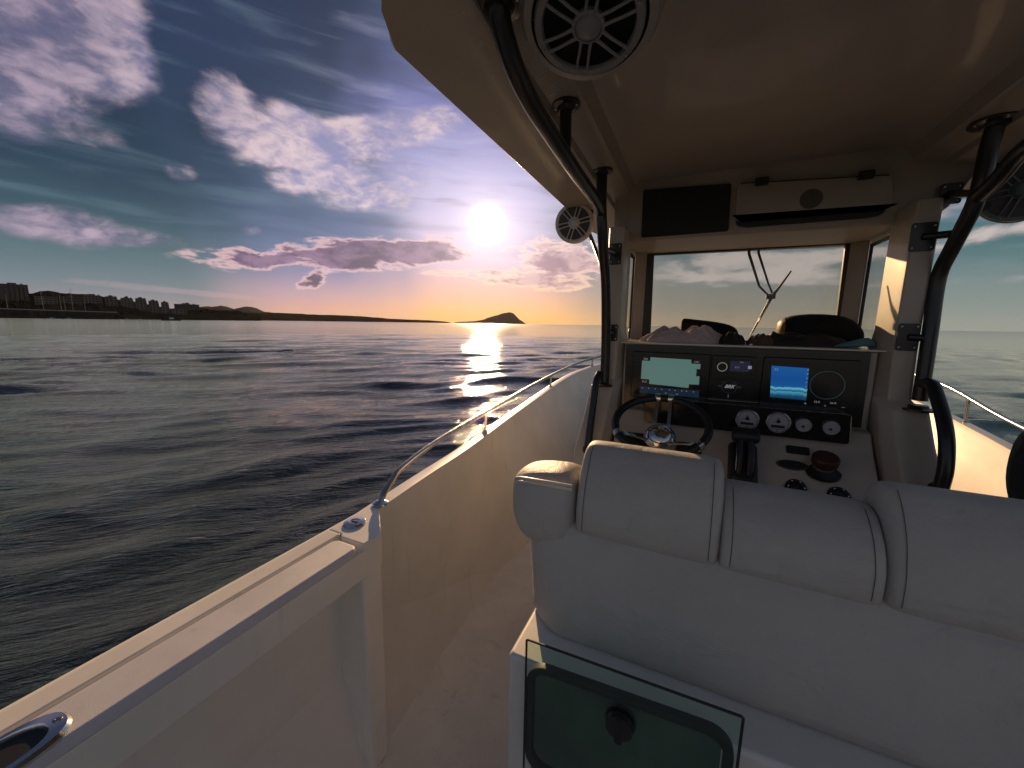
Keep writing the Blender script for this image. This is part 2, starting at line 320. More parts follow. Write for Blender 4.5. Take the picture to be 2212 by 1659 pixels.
# ------------------------------------------------------------------ mesh builders (coordinates measured from the eye)
class MB:
    def __init__(s): s.v = []; s.f = []; s.mi = []
    def add(s, vs, fs, mi=0):
        o = len(s.v); s.v += [tuple(map(float, p)) for p in vs]
        s.f += [tuple(i+o for i in f_) for f_ in fs]; s.mi += [mi]*len(fs)
        return s
    def box(s, x0, x1, y0, y1, z0, z1, mi=0):
        return s.add([(x0, y0, z0), (x1, y0, z0), (x1, y1, z0), (x0, y1, z0), (x0, y0, z1), (x1, y0, z1), (x1, y1, z1), (x0, y1, z1)],
                     [(0, 3, 2, 1), (4, 5, 6, 7), (0, 1, 5, 4), (1, 2, 6, 5), (2, 3, 7, 6), (3, 0, 4, 7)], mi)
    def loft(s, secs, cap=True, closed=True, mi=0):
        """secs: equal-length rings of points"""
        n = len(secs[0]); vs = [p for sec in secs for p in sec]; fs = []
        for i in range(len(secs)-1):
            for j in range(n if closed else n-1):
                k = (j+1) % n; fs.append((i*n+j, i*n+k, (i+1)*n+k, (i+1)*n+j))
        if cap and closed: fs += [tuple(range(n))[::-1], tuple((len(secs)-1)*n+j for j in range(n))]
        return s.add(vs, fs, mi)
    def prism(s, poly, z0, z1, mi=0):
        return s.loft([[(x, y, z0) for x, y in poly], [(x, y, z1) for x, y in poly]], mi=mi)
    def prismx(s, poly, x0, x1, mi=0):
        return s.loft([[(x0, y, z) for y, z in poly], [(x1, y, z) for y, z in poly]], mi=mi)
    def prismy(s, poly, y0, y1, mi=0):
        return s.loft([[(x, y0, z) for x, z in poly], [(x, y1, z) for x, z in poly]], mi=mi)
    def tube(s, path, rad, seg=12, mi=0, smooth=4, caps=True):
        P = [Vector(p) for p in path]
        R = list(rad) if hasattr(rad, '__len__') else [rad]*len(P)
        if smooth and len(P) > 2:
            Q, RR = [], []
            for i in range(len(P)-1):
                p0 = P[i-1] if i else P[0]*2-P[1]; p3 = P[i+2] if i+2 < len(P) else P[-1]*2-P[-2]
                for k in range(smooth):
                    t = k/smooth
                    Q.append(0.5*((2*P[i])+(P[i+1]-p0)*t+(2*p0-5*P[i]+4*P[i+1]-p3)*t*t+(3*P[i]-p0-3*P[i+1]+p3)*t**3))
                    RR.append(R[i]*(1-t)+R[i+1]*t)
            Q.append(P[-1]); RR.append(R[-1]); P, R = Q, RR
        T = [(P[min(i+1, len(P)-1)]-P[max(i-1, 0)]).normalized() for i in range(len(P))]
        n = T[0].orthogonal().normalized(); secs = []
        for i, p in enumerate(P):
            n = (n - T[i]*n.dot(T[i])).normalized(); b = T[i].cross(n)
            secs.append([tuple(p+(n*math.cos(2*PI*j/seg)+b*math.sin(2*PI*j/seg))*R[i]) for j in range(seg)])
        return s.loft(secs, cap=caps, mi=mi)
    def lathe(s, prof, c=(0, 0, 0), ax=(0, 0, 1), seg=32, mi=0, cap=True):
        """prof: (radius, height along axis)"""
        A = Vector(ax).normalized(); n = A.orthogonal().normalized(); b = A.cross(n); C_ = Vector(c); secs = []
        for rr, h in prof:
            secs.append([tuple(C_+A*h+(n*math.cos(2*PI*j/seg)+b*math.sin(2*PI*j/seg))*max(rr, 1e-5)) for j in range(seg)])
        return s.loft(secs, mi=mi, cap=cap)
    def disc(s, c, ax, rad, th, seg=32, mi=0): return s.lathe([(rad, 0), (rad, th)], c, ax, seg, mi)

WORLD = {}
def link(o, parent, origin):
    COL.objects.link(o); WORLD[o.name] = Vector(origin)
    if parent is not None:
        o.parent = parent; o.location = Vector(origin)-WORLD[parent.name]
    else: o.location = Vector(origin)
def finish(o, label, cat, group, kind):
    if label: o['label'] = label
    if cat: o['category'] = cat
    if group: o['group'] = group
    if kind: o['kind'] = kind
    return o
def obj(name, mb, mats, parent=None, label=None, cat=None, group=None, kind=None, bevel=0, seg=2, sub=0, flat=False, origin=None, base=False, dz=H, angle=35):
    mats = mats if isinstance(mats, (list, tuple)) else [mats]
    V = np.array(mb.v, dtype=float); V[:, 2] += dz
    if origin is None:
        lo, hi = V.min(0), V.max(0); org = (lo+hi)/2
        if base: org[2] = lo[2]
    else: org = np.array(origin, float)+np.array([0, 0, dz])
    me = bpy.data.meshes.new(name); me.from_pydata((V-org).tolist(), [], mb.f)
    for m_ in mats: me.materials.append(m_)
    if any(mb.mi): me.polygons.foreach_set('material_index', mb.mi)
    bm = bmesh.new(); bm.from_mesh(me); bmesh.ops.recalc_face_normals(bm, faces=bm.faces)
    if not flat:
        for f_ in bm.faces: f_.smooth = True
        ca = math.radians(angle)
        if not bevel and not sub:
            for e in bm.edges:
                if len(e.link_faces) == 2 and e.calc_face_angle(0) > ca: e.smooth = False
    bm.to_mesh(me); bm.free()
    o = bpy.data.objects.new(name, me); link(o, parent, org)
    if bevel:
        md = o.modifiers.new('bevel', 'BEVEL'); md.width = bevel; md.segments = seg; md.limit_method = 'ANGLE'; md.angle_limit = math.radians(30)
        wn = o.modifiers.new('wn', 'WEIGHTED_NORMAL'); wn.keep_sharp = False
    if sub:
        md = o.modifiers.new('sub', 'SUBSURF'); md.levels = sub; md.render_levels = sub
    return finish(o, label, cat, group, kind)
def empty(name, loc, label, cat, group=None, kind=None):
    o = bpy.data.objects.new(name, None); o.empty_display_size = 0.2
    link(o, None, Vector(loc)+Vector((0, 0, H)))
    return finish(o, label, cat, group, kind)
def text(name, s, m, parent, loc, size, xdir=(1, 0, 0), ydir=(0, 0, 1), ext=0.0004, shear=0.0, align='CENTER', bold=0.0):
    cu = bpy.data.curves.new(name, 'FONT'); cu.body = s; cu.size = size; cu.extrude = ext; cu.shear = shear; cu.align_x = align; cu.align_y = 'CENTER'; cu.offset = bold
    cu.materials.append(m); cu.resolution_u = 2
    o = bpy.data.objects.new(name, cu); x = Vector(xdir).normalized(); y = Vector(ydir).normalized(); z = x.cross(y)
    link(o, parent, Vector(loc)+Vector((0, 0, H)))
    me = bpy.data.meshes.new_from_object(o); me.name = name; rot = Matrix((x, y, z)).transposed().to_4x4(); me.transform(rot)
    if not me.materials: me.materials.append(m)
    o2 = bpy.data.objects.new(name, me); COL.objects.link(o2); o2.parent = parent; o2.location = o.location; bpy.data.objects.remove(o)
    WORLD[o2.name] = Vector(loc)+Vector((0, 0, H))
    return o2
def copy_tree(o, parent, delta):
    c_ = o.copy(); COL.objects.link(c_); org = WORLD[o.name]+Vector(delta); WORLD[c_.name] = org
    if parent is not None: c_.parent = parent; c_.location = org-WORLD[parent.name]
    else: c_.location = org
    for ch in [x for x in bpy.data.objects if x.parent == o]: copy_tree(ch, c_, delta)
    return c_
def circ(n, rx, ry, cx=0, cy=0, a0=0): return [(cx+rx*math.cos(a0+2*PI*i/n), cy+ry*math.sin(a0+2*PI*i/n)) for i in range(n)]
def rrect(x0, x1, y0, y1, r_, n=5):
    out = []
    for cx, cy, a in ((x1-r_, y1-r_, 0), (x0+r_, y1-r_, PI/2), (x0+r_, y0+r_, PI), (x1-r_, y0+r_, 3*PI/2)):
        out += [(cx+r_*math.cos(a+PI/2*k/n), cy+r_*math.sin(a+PI/2*k/n)) for k in range(n+1)]
    return out
def smooth_path(pts, k=5):
    P = [Vector(p) for p in pts]; Q = []
    for i in range(len(P)-1):
        p0 = P[i-1] if i else P[0]*2-P[1]; p3 = P[i+2] if i+2 < len(P) else P[-1]*2-P[-2]
        for j in range(k):
            t = j/k; Q.append(0.5*((2*P[i])+(P[i+1]-p0)*t+(2*p0-5*P[i]+4*P[i+1]-p3)*t*t+(3*P[i]-p0-3*P[i+1]+p3)*t**3))
    return Q+[P[-1]]

# ================================================================== THE SEA
def water():
    NA = 1000
    rad = [0.5]
    while rad[-1] < 70: rad.append(rad[-1]*1.0115)
    while rad[-1] < 12500: rad.append(rad[-1]*1.035)
    R = np.array(rad); A = np.linspace(0, 2*PI, NA, endpoint=False)
    RR, AA = np.meshgrid(R, A, indexing='ij')
    X = RR*np.sin(AA); Y = RR*np.cos(AA); Z = np.zeros_like(X)
    spac = np.maximum(RR*2*PI/NA, np.gradient(R)[:, None]*np.ones_like(RR))
    lam = np.geomspace(0.30, 15.0, 64)
    patch = 0.65+0.45*np.sin(X*0.21+1.3*np.sin(Y*0.13))*np.sin(Y*0.17+0.9*np.sin(X*0.11+2))
    main = math.radians(-48)      # travel direction of the little sea, from the bow
    XX, YY = X+0.35*np.sin(Y*0.9+0.5*X), Y+0.35*np.sin(X*1.1+0.4*Y)
    for L in lam:
        th = main+rng.normal(0, 0.17 if 0.6 < L < 5 else 0.34); k = 2*PI/L; ph = rng.uniform(0, 2*PI)
        amp = 0.0052*L*(1.0+2.6*math.exp(-(math.log(L/1.1)/0.75)**2))*(1.0 if L < 2.5 else (2.5/L)**1.1)
        w = np.clip((L/spac-2.2)/2.5, 0, 1)
        arg = k*(XX*math.sin(th)+YY*math.cos(th))+ph
        s_ = np.exp(1.1*np.sin(arg))/1.55-0.85
        Z += amp*w*(patch if L < 3 else 1.0)*s_
    # the boat's own wake folds running off the port side
    wx = -(X+1.2); 
    for sgn, dist, a_ in ((1, 3.2, 0.05), (1, 4.6, 0.04), (1, 6.6, 0.035)):
        dd = (wx*0.92+(Y-1.5)*-0.38)-dist
        Z += a_*np.exp(-(dd/0.55)**2)*np.exp(-((Y-2.5)/7.0)**2)*(X < 0)
    V = np.stack([X, Y, Z], -1).reshape(-1, 3)
    nr = len(R); i = np.arange(nr-1)[:, None]; j = np.arange(NA)[None, :]; k = (j+1) % NA
    Fq = np.stack([i*NA+j, (i+1)*NA+j, (i+1)*NA+k, i*NA+k], -1).reshape(-1, 4)
    me = bpy.data.meshes.new('water'); me.vertices.add(len(V)); me.vertices.foreach_set('co', V.ravel())
    me.loops.add(Fq.size); me.loops.foreach_set('vertex_index', Fq.ravel().astype(np.int32))
    me.polygons.add(len(Fq)); me.polygons.foreach_set('loop_start', np.arange(0, Fq.size, 4, dtype=np.int32))
    me.polygons.foreach_set('use_smooth', np.ones(len(Fq), bool)); me.update(calc_edges=True); me.validate()
    m = bpy.data.materials.new('sea_water'); m.use_nodes = True; t = NT(m.node_tree); b = m.node_tree.nodes['Principled BSDF']
    b.inputs['Base Color'].default_value = (0.010, 0.016, 0.015, 1); b.inputs['IOR'].default_value = 1.6; b.inputs['Sheen Weight'].default_value = 0.17; b.inputs['Sheen Roughness'].default_value = 0.28; b.inputs['Sheen Tint'].default_value = (0.72, 0.88, 0.92, 1)
    b.inputs['Roughness'].default_value = 0.025
    b.inputs['Specular Tint'].default_value = (0.97, 1.0, 0.86, 1)
    co = t.node('ShaderNodeTexCoord').outputs['Object']
    n0 = t.noise(t.vm('MULTIPLY', co, (1, 1, 1)), 0.35, 3, 0.5)
    rot = t.node('ShaderNodeVectorRotate', {'Vector': co, 'Axis': (0, 0, 1), 'Angle': math.radians(-46)}).outputs[0]
    st_ = t.vm('MULTIPLY', rot, (0.7, 2.8, 1.0))
    n1 = t.noise(st_, 3.2, 5, 0.62, 0.5)
    n2 = t.noise(st_, 0.55, 4, 0.6, 0.4)
    n3 = t.noise(st_, 0.06, 5, 0.6, 0.2)
    hh = t.m('ADD', t.m('MULTIPLY', n1, t.m('ADD', 0.012, t.m('MULTIPLY', n0, 0.034))), t.m('ADD', t.m('MULTIPLY', t.noise(st_, 11.0, 3, 0.6, 0.3), 0.009), t.m('ADD', t.m('MULTIPLY', n2, 0.025), t.m('MULTIPLY', n3, 0.0))))
    dist_ = t.vm('LENGTH', co); fade = t.m('DIVIDE', 1.0, t.m('ADD', 1.0, t.m('MULTIPLY', dist_, 0.006)))
    t.l.new(t.m('ADD', 0.025, t.m('MULTIPLY', t.m('SUBTRACT', 1.0, fade), 0.16)), b.inputs['Roughness'])
    bp = t.node('ShaderNodeBump', {'Strength': fade, 'Distance': 1.0, 'Height': hh}); t.l.new(bp.outputs[0], b.inputs['Normal'])
    me.materials.append(m)
    o = bpy.data.objects.new('water', me); COL.objects.link(o); o['kind'] = 'structure'; o['label'] = 'dark rippled sea around the boat under the low sun'
water()

# ================================================================== THE MOTORBOAT
CX = 0.187                     # centreline
boat = empty('motorboat', (CX, 1.0, -H), 'white motorboat seen from its own cockpit, with helm console, grey seat and hardtop', 'motorboat')
mir = lambda x: 2*CX-x

# hull: inner liner, outer skin, gunwale bead
TOP = [(-1.144, 1.04, -.752), (-1.19, 1.455, -.752), (-1.212, 1.90, -.738), (-1.246, 2.49, -.70), (-1.288, 3.2, -.665), (-1.314, 3.86, -.62), (-1.312, 4.3, -.59), (-1.27, 4.63, -.56), (-1.10, 5.1, -.50), (-.82, 5.65, -.45), (-.45, 6.1, -.42), (CX-.01, 6.35, -.40)]
BOT = [(-1.18, 1.04, -1.70), (-1.14, 1.455, -1.70), (-1.11, 1.90, -1.70), (-1.06, 2.49, -1.70), (-1.00, 3.2, -1.66), (-.93, 3.86, -1.60), (-.88, 4.2, -1.56), (-.80, 4.5, -1.52), (-.62, 4.9, -1.46), (-.42, 5.2, -1.40), (-.2, 5.45, -1.36), (CX-.01, 5.6, -1.34)]
def side_pts(pts, side, dz=0.0):
    return [Vector((p[0] if side < 0 else mir(p[0]), p[1], p[2]+dz*min(1, max(0, (p[1]-1.2)/2)))) for p in smooth_path(pts, 4)]
hull = MB(); bead = {}
for side in (-1, 1):
    dz = 0.05 if side > 0 else 0.0
    T = side_pts(TOP, side, dz); B = side_pts(BOT, side)
    n = len(T); q = -1 if side < 0 else 1
    secs = []
    for t_, b_ in zip(T, B):
        rows = [t_+Vector((0, 0, 0))]
        inn = t_+Vector((-q*0.045, 0, 0)); w_ = []
        for k in range(7):
            s_ = k/6; p = inn.lerp(b_, s_); p.x += -q*0.02*math.sin(PI*s_); w_.append(p)
        out = []
        for k in range(1, 7):
            s_ = k/6; o_ = t_.copy(); o_.x = t_.x*(1-0.0)+q*(0.03)-q*0.42*s_**1.5; o_.z = t_.z-(t_.z+2.5)*s_; out.append(o_)
        secs.append([tuple(p) for p in (out[::-1]+[t_+Vector((q*.03, 0, -.03)), t_+Vector((q*.02, 0, -.006)), t_, inn+Vector((0, 0, -0.003)), inn+Vector((-q*.004, 0, -.03))]+w_[1:])])
    hull.loft(secs, cap=False, closed=False)
    # straight run aft
    t0, b0 = secs[0], secs[0]
    aft = [[(p[0] if i < 9 else p[0], y, p[2]) for i, p in enumerate(secs[0])][:9] for y in (-2.6, 1.04)]
    hull.loft(aft, cap=False, closed=False)
obj('hull', hull, GEL, boat, angle=50)

deck = MB(); deck.box(-1.22, mir(-1.22), -2.6, 2.5, -1.76, -1.70); deck.prism([(-1.16, 2.5), (mir(-1.16), 2.5), (mir(-.95), 4.0), (CX, 5.6), (-.95, 4.0)], -1.74, -1.695)
obj('cockpit_sole', deck, SOLE, boat)
fd = MB(); fd.prism([(-.55, 2.75), (mir(-.55), 2.75), (mir(-.5), 4.2), (CX, 5.2), (-.5, 4.2)], -1.69, -.75); obj('foredeck', fd, GEL, boat, bevel=0.03)

# aft side decks: coaming, groove, nonskid cap, raised end with the filler cap
for side in (-1, 1):
    s_ = (lambda x: x) if side < 0 else mir
    S = lambda pts: [(s_(x), y) for x, y in pts]
    cb = MB()
    cb.prism(S([(-1.148, -2.6), (-1.085, -2.6), (-1.085, .90), (-1.148, .90)]), -.90, -.750)
    cb.prism(S([(-1.085, -2.6), (-.962, -2.6), (-.962, .905), (-1.085, .905)]), -.878, -.776)
    cb.prism(S([(-1.148, .90), (-1.085, .90), (-1.070, .885), (-.962, .885), (-.958, .965), (-1.148, 1.15)]), -.87, -.750)
    obj('coaming', cb, GEL, boat, bevel=0.006, seg=3)
    cp = MB(); cp.prism(S([(-1.066, -2.55), (-.960, -2.55), (-.960, .845), (-.975, .862), (-1.05, .862), (-1.066, .845)]), -.777, -.744)
    obj('side_deck_pad', cp, GEL_N, boat, bevel=0.007, seg=3)
    rw = MB(); rw.box(min(s_(-1.13), s_(-1.10)), max(s_(-1.13), s_(-1.10)), -2.6, .90, -1.70, -.86)
    rw.prism(S([(-1.13, .885), (-.972, .885), (-.966, .965), (-1.115, 1.113), (-1.13, 1.10)]), -1.70, -.87)
    # raised moulding running fore and aft along the recess
    obj('side_liner', rw, GEL, boat, bevel=0.012, seg=3)
# dark side pocket low in the port recess
pk = MB(); pk.loft([[(-1.098, y, z) for y, z in rrect(-.16, .20, -1.52, -1.16, .06)], [(-1.092, y, z) for y, z in rrect(-.16, .20, -1.52, -1.16, .06)]])
obj('side_pocket', pk, BLKP, boat, label='dark recessed pocket low in the port side')

# chrome filler cap with a key slot
fc = MB(); c0 = (-1.098, .975, -.750)
fc.lathe([(0.040, 0), (0.040, .004), (0.036, .008), (0.020, .009), (0.018, .0065), (0.0, .0065)], c0, (0, 0, 1), 36)
fco = obj('filler_cap', fc, CHR, boat)
sl_ = MB(); sl_.box(-1.109, -1.087, .972, .979, -.7435, -.7405); obj('key_slot', sl_, RUB, fco)

# rod holder let into the port side deck
rh = MB(); C0 = Vector((-1.004, .122, -.742))
def oval(sx, sy, z, n=28): 
    o_ = []
    for i in range(n):
        a = 2*PI*i/n; ca, sa = math.cos(a), math.sin(a)
        o_.append((C0.x+sx*math.copysign(abs(ca)**.8, ca), C0.y+sy*math.copysign(abs(sa)**.8, sa), C0.z+z))
    return o_
rh.loft([oval(.052, .090, -.002), oval(.052, .090, .003), oval(.047, .085, .009), oval(.038, .062, .010), oval(.036, .058, .004), oval(.034, .054, -.10)], cap=False)
rho = obj('rod_holder', rh, CHR, boat)
rb = MB(); rb.loft([oval(.036, .058, .003), oval(.035, .056, -.004), oval(.001, .001, -.11)]); obj('holder_liner', rb, RUB, rho)
for dy in (-.074, .074):
    sc_ = MB(); sc_.lathe([(.007, 0), (.0065, .002), (.003, .003), (0, .001)], (C0.x, C0.y+dy, C0.z+.009), (0, 0, 1), 14); obj('screw', sc_, CHRD, rho)

# bow rails
def rail(side):
    if side < 0:
        path = [(-1.126, 1.135, -.748), (-1.132, 1.165, -.715), (-1.142, 1.225, -.684), (-1.156, 1.31, -.655), (-1.19, 1.645, -.62), (-1.24, 2.457, -.578), (-1.285, 3.3, -.54), (-1.30, 4.05, -.505), (-1.25, 4.7, -.46), (-1.05, 5.25, -.40), (-.7, 5.85, -.34), (-.2, 6.25, -.31), (CX, 6.33, -.30)]
        posts = [(-1.224, 2.20, -.716, -.592), (-1.297, 3.72, -.632, -.522), (-1.16, 4.93, -.522, -.437)]
    else:
        path = [(1.50, 1.135, -.70), (1.508, 1.22, -.63), (1.53, 1.6, -.57), (1.60, 2.5, -.54), (1.672, 3.2, -.497), (1.70, 3.95, -.39), (1.60, 4.75, -.33), (1.38, 5.3, -.28), (1.0, 5.85, -.25), (.6, 6.2, -.25), (CX, 6.33, -.30)]
        posts = [(1.595, 2.30, -.665, -.545), (1.672, 3.52, -.60, -.452), (1.50, 4.95, -.48, -.315)]
    m_ = MB(); m_.tube(path, 0.0135, 14, smooth=5); ro = obj('bow_rail', m_, CHRD, boat)
    fl = MB(); fl.lathe([(.032, 0), (.032, .005), (.024, .009), (.016, .014)], path[0], (0, 0, 1), 28); obj('base_flange', fl, CHR, ro)
    for x, y, z0, z1 in posts:
        p_ = MB(); p_.tube([(x, y, z0), (x-(-1 if side < 0 else 1)*0.0, y+.012, z1)], .010, 12, smooth=0)
        p_.lathe([(.022, 0), (.022, .004), (.013, .008)], (x, y, z0), (0, 0, 1), 20); obj('stanchion', p_, CHRD, ro)
rail(-1); rail(1)

# ---------------------------------------------------------------- hardtop
prof_port = [(-.655, .600), (-.650, .598), (-.455, .614), (-.440, .618), (-.432, .636), (-.362, .642), (-.345, .652), (-.325, .695), (-.30, .704)]
prof = prof_port+[(mir(x), z) for x, z in prof_port[::-1]]
topz = [(mir(-.60), .80), (mir(-.655), .74), ]
ring = prof+[(mir(-.665), .62), (mir(-.665), .72), (mir(-.60), .79), (CX, .83), (-.60, .79), (-.665, .72), (-.665, .62)]
ht = MB(); ys = [.46, .55, .66, .757, .9, 1.4, 2.0, 2.6, 2.78, 2.86]
def ring_at(y):
    out = []
    for x, z in ring:
        lim = None
        if y < .757: lim = .665-(.757-y)*(.066/.10 if y > .66 else .066/.10) if y >= .66 else .60-(.66-y)*1.05
        xx = x-CX
        if lim is not None:
            l2 = lim+CX
            if abs(xx) > l2: xx = math.copysign(l2, xx)
        if y > 2.6: xx *= 1-(y-2.6)*.25
        out.append((CX+xx, y, z if y < 2.7 else z*(1-(y-2.7)*.12)+.69*(y-2.7)*.12))
    return out
ht.loft([ring_at(y) for y in ys])
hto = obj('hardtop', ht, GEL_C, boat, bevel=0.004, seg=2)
# spray drops hanging under the port flange
dr = MB()
for i in range(230):
    x = random.uniform(-.43, -.30); y = random.uniform(.72, 1.18); x = -.405+random.gauss(0, .055); 
    if x > -.345 or x < -.62: continue
    z = .614+(x+.455)*.08 if x < -.44 else .637+(x+.43)*.08
    z -= 0.0005; s0 = random.uniform(.0008, .0024)
    dr.lathe([(0.0, 0), (s0, 0.0), (s0*.8, -s0*.6), (0.0, -s0)], (x, y, z), (0, 0, 1), 6)
obj('water_droplets', dr, mat('droplet', (.75, .75, .75), .05, coat=1.0), hto, kind='stuff')

# overhead box with the black radio panel and the hinged white cover
ob = MB()
ob.loft([[(-.42, y, .425), (.79, y, .415), (.845, y, .47), (.90, y, .575), (.93, y, .66), (.93, y, .74), (-.42, y, .74)] for y in (2.105, 2.60)])
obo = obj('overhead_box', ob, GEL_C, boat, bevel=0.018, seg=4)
def yplate(pts, y0, y1, m_=None): mb = MB(); mb.loft([[(x, y0, z) for x, z in pts], [(x, y1, z) for x, z in pts]]); return mb
def quad_round(pts, r_=.01, n=4):
    out = []; P = [Vector((p[0], p[1])) for p in pts]
    for i, p in enumerate(P):
        a = (P[i-1]-p).normalized(); b = (P[(i+1) % len(P)]-p).normalized()
        for k in range(n+1):
            t = k/n; q_ = (p+a*r_)*(1-t)**2+p*2*t*(1-t)+(p+b*r_)*t*t; out.append((q_.x, q_.y))
    return out
obj('radio_panel', yplate(quad_round([(-.281, .660), (.100, .641), (.106, .424+.012), (-.277, .436)], .010), 2.095, 2.108), mat('matt_black_panel', (.011, .011, .011), .55, bump=.3, bscale=300, bdist=.0005), obo)
cv = obj('locker_cover', yplate(quad_round([(.121, .634), (.652, .596), (.664, .478), (.655, .474), (.135, .480), (.128, .486)], .022), 2.078, 2.112), GEL_C, obo, bevel=.006, seg=3)
obj('locker_slot', yplate(quad_round([(.128, .478), (.655, .474), (.640, .452), (.600, .446), (.175, .446), (.14, .455)], .010), 2.094, 2.108), mat('dark_slot', (.012, .012, .013), .4), obo)
for hx, hz in ((.214, .622), (.568, .600)):
    h_ = MB(); h_.box(hx-.024, hx+.024, 2.060, 2.082, hz-.012, hz+.020); h_.tube([(hx-.026, 2.066, hz+.006), (hx+.026, 2.066, hz+.006)], .007, 10, smooth=0); obj('hinge', h_, BLKP, cv, bevel=.003)
lk = MB(); lk.lathe([(.040, 0), (.038, .003), (.030, .003), (.028, .001), (.012, .002), (.012, .006), (0, .006)], (.40, 2.078, .536), (0, -1, 0), 28); obj('cover_lock', lk, mat('lock_grey', srgb(92, 86, 80), .4), cv)
hl = MB(); hl.tube([(.135, 2.076, .630), (.64, 2.076, .596)], .0022, 6, smooth=0); obj('hinge_seam', hl, BLKP, cv)

# ---------------------------------------------------------------- wheelhouse pillars and cheeks
def cheek(side):
    s_ = (lambda x: x) if side < 0 else mir
    dx = 0 if side < 0 else -.012
    secs = []
    for z, xo, xi, xc, ya in ((.47, -.412, -.336, -.330, 1.965), (.0, -.412, -.336, -.330, 1.965), (-.085, -.412, -.338, -.318, 1.962), (-.27, -.414, -.342, -.312, 1.95), (-.30, -.452, -.345, -.314, 1.905),
                              (-.42, -.462, -.352, -.318, 1.85), (-.60, -.482, -.365, -.33, 1.755), (-.80, -.49, -.37, -.34, 1.715), (-1.70, -.49, -.37, -.34, 1.72)):
        secs.append([(s_(xo)+dx, ya+.012, z), (s_(xo+.010)+dx, ya, z), (s_(xi)+dx, ya, z), (s_(xc)+dx, ya+.055, z), (s_(xc)+dx, 2.15, z), (s_(xo)+dx, 2.15, z)])
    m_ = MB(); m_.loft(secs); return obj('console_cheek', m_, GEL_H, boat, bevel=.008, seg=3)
chp = cheek(-1); chs = cheek(1)
# side sills and front pillars
for side in (-1, 1):
    s_ = (lambda x: x) if side < 0 else mir
    m_ = MB(); a_, b_ = sorted((s_(-.412), s_(-.326)))
    m_.box(a_, b_, 2.15, 2.62, -1.70, -.088); m_.box(a_, b_, 2.15, 2.62, .455, .60)
    obj('side_sill', m_, GEL, boat, bevel=.006)
    m_ = MB(); m_.prism([(s_(-.352), 2.455), (s_(-.345), 2.44), (s_(-.285), 2.49), (s_(-.285), 2.56), (s_(-.352), 2.56)], -.09, .50)
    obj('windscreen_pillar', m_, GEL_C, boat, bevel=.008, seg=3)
    w_ = MB(); a_, b_ = sorted((s_(-.356), s_(-.351))); w_.box(a_, b_, 2.15, 2.44, -.09, .47)
    wo_ = obj('side_window', w_, GLASS, boat)
    fr = MB(); a_, b_ = sorted((s_(-.360), s_(-.348)))
    fr.box(a_, b_, 2.15, 2.44, -.088, -.077); fr.box(a_, b_, 2.15, 2.44, .385, .398); fr.box(a_, b_, 2.433, 2.440, -.077, .385); fr.box(a_, b_, 2.151, 2.154, -.077, .385)
    obj('window_seal', fr, RUB, wo_)
    if side < 0:
        st_ = MB()
        st_.tube([(-.343, 2.335, -.010), (-.343, 2.345, .006), (-.343, 2.36, .004), (-.343, 2.352, -.012), (-.343, 2.362, -.028), (-.343, 2.345, -.040), (-.343, 2.33, -.034)], .0026, 6, smooth=4)
        for yy, zz_ in ((2.31, -.012), (2.312, -.034), (2.335, -.022)): st_.tube([(-.343, 2.35, -.02), (-.343, yy+.01, zz_+.006), (-.343, yy, zz_)], .002, 6)
        obj('lizard_sticker', st_, BLKP, wo_)

# windscreen
wsm = MB(); wsm.box(-.29, mir(-.30)+.012, 2.500, 2.506, -.088, .412); wso = obj('windscreen', wsm, GLASS, boat)
wsm = MB(); wsm.box(-.29, mir(-.30)+.012, 2.500, 2.506, .440, .56); obj('windscreen_band', wsm, GLASSF, wso)
fr = MB(); fr.prismy([(-.290, -.088), (-.290, .44), (-.250, .44), (-.238, -.088)], 2.488, 2.512)
fr.prismy([(.642, .412), (.684, .412), (.702, -.088), (.652, -.088)], 2.488, 2.512)
fr.box(-.29, .684, 2.489, 2.511, .412, .440); fr.box(-.24, .655, 2.489, 2.511, -.088, -.072)
obj('windscreen_frame', fr, BLKP, wso, bevel=.003)
# wiper outside the glass
wp = MB(); yw = 2.545
wp.tube([(.232, yw, .50), (.240, yw, .40), (.305, yw, .225), (.352, yw, .175)], [.0075, .0075, .006, .005], 10, smooth=0)
wp.tube([(.275, yw, .50), (.285, yw, .40), (.345, yw, .24), (.372, yw, .18)], [.0065, .0065, .005, .005], 10, smooth=0)
wp.box(.342, .385, yw-.008, yw+.008, .156, .182)
wpo = obj('wiper', wp, BLKP, boat)
bl = MB(); bl.tube([(.442, yw-.004, .300), (.366, yw-.004, .160), (.288, yw-.004, -.046)], [.004, .008, .0035], 8, smooth=0)
bl.tube([(.414, yw-.012, .245), (.366, yw-.014, .172), (.322, yw-.012, .055)], [.003, .006, .003], 8, smooth=0); obj('wiper_blade', bl, BLKP, wpo)
ba = MB(); ba.tube([(.358, yw-.016, .135), (.318, yw-.016, .03)], .0035, 8, smooth=0); obj('blade_bar', ba, CHRD, wpo)

# ---------------------------------------------------------------- helm console
XL, XR = -.312, .674
body = MB()
P_ = [(-.088, 2.008), (-.405, 2.002), (-.412, 1.955), (-.470, 1.915), (-.490, 1.900), (-.60, 1.80), (-.76, 1.725), (-.80, 1.72), (-1.70, 1.72)]
body.loft([[(XL, y, z), (XR, y, z), (XR, 2.6, z), (XL, 2.6, z)] for z, y in P_[::-1]])
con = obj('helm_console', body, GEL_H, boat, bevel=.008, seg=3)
shf = MB(); shf.box(XL-.05, XR+.05, 1.992, 2.50, -.0885, -.081); obj('dash_shelf', shf, GEL, con, bevel=.003)
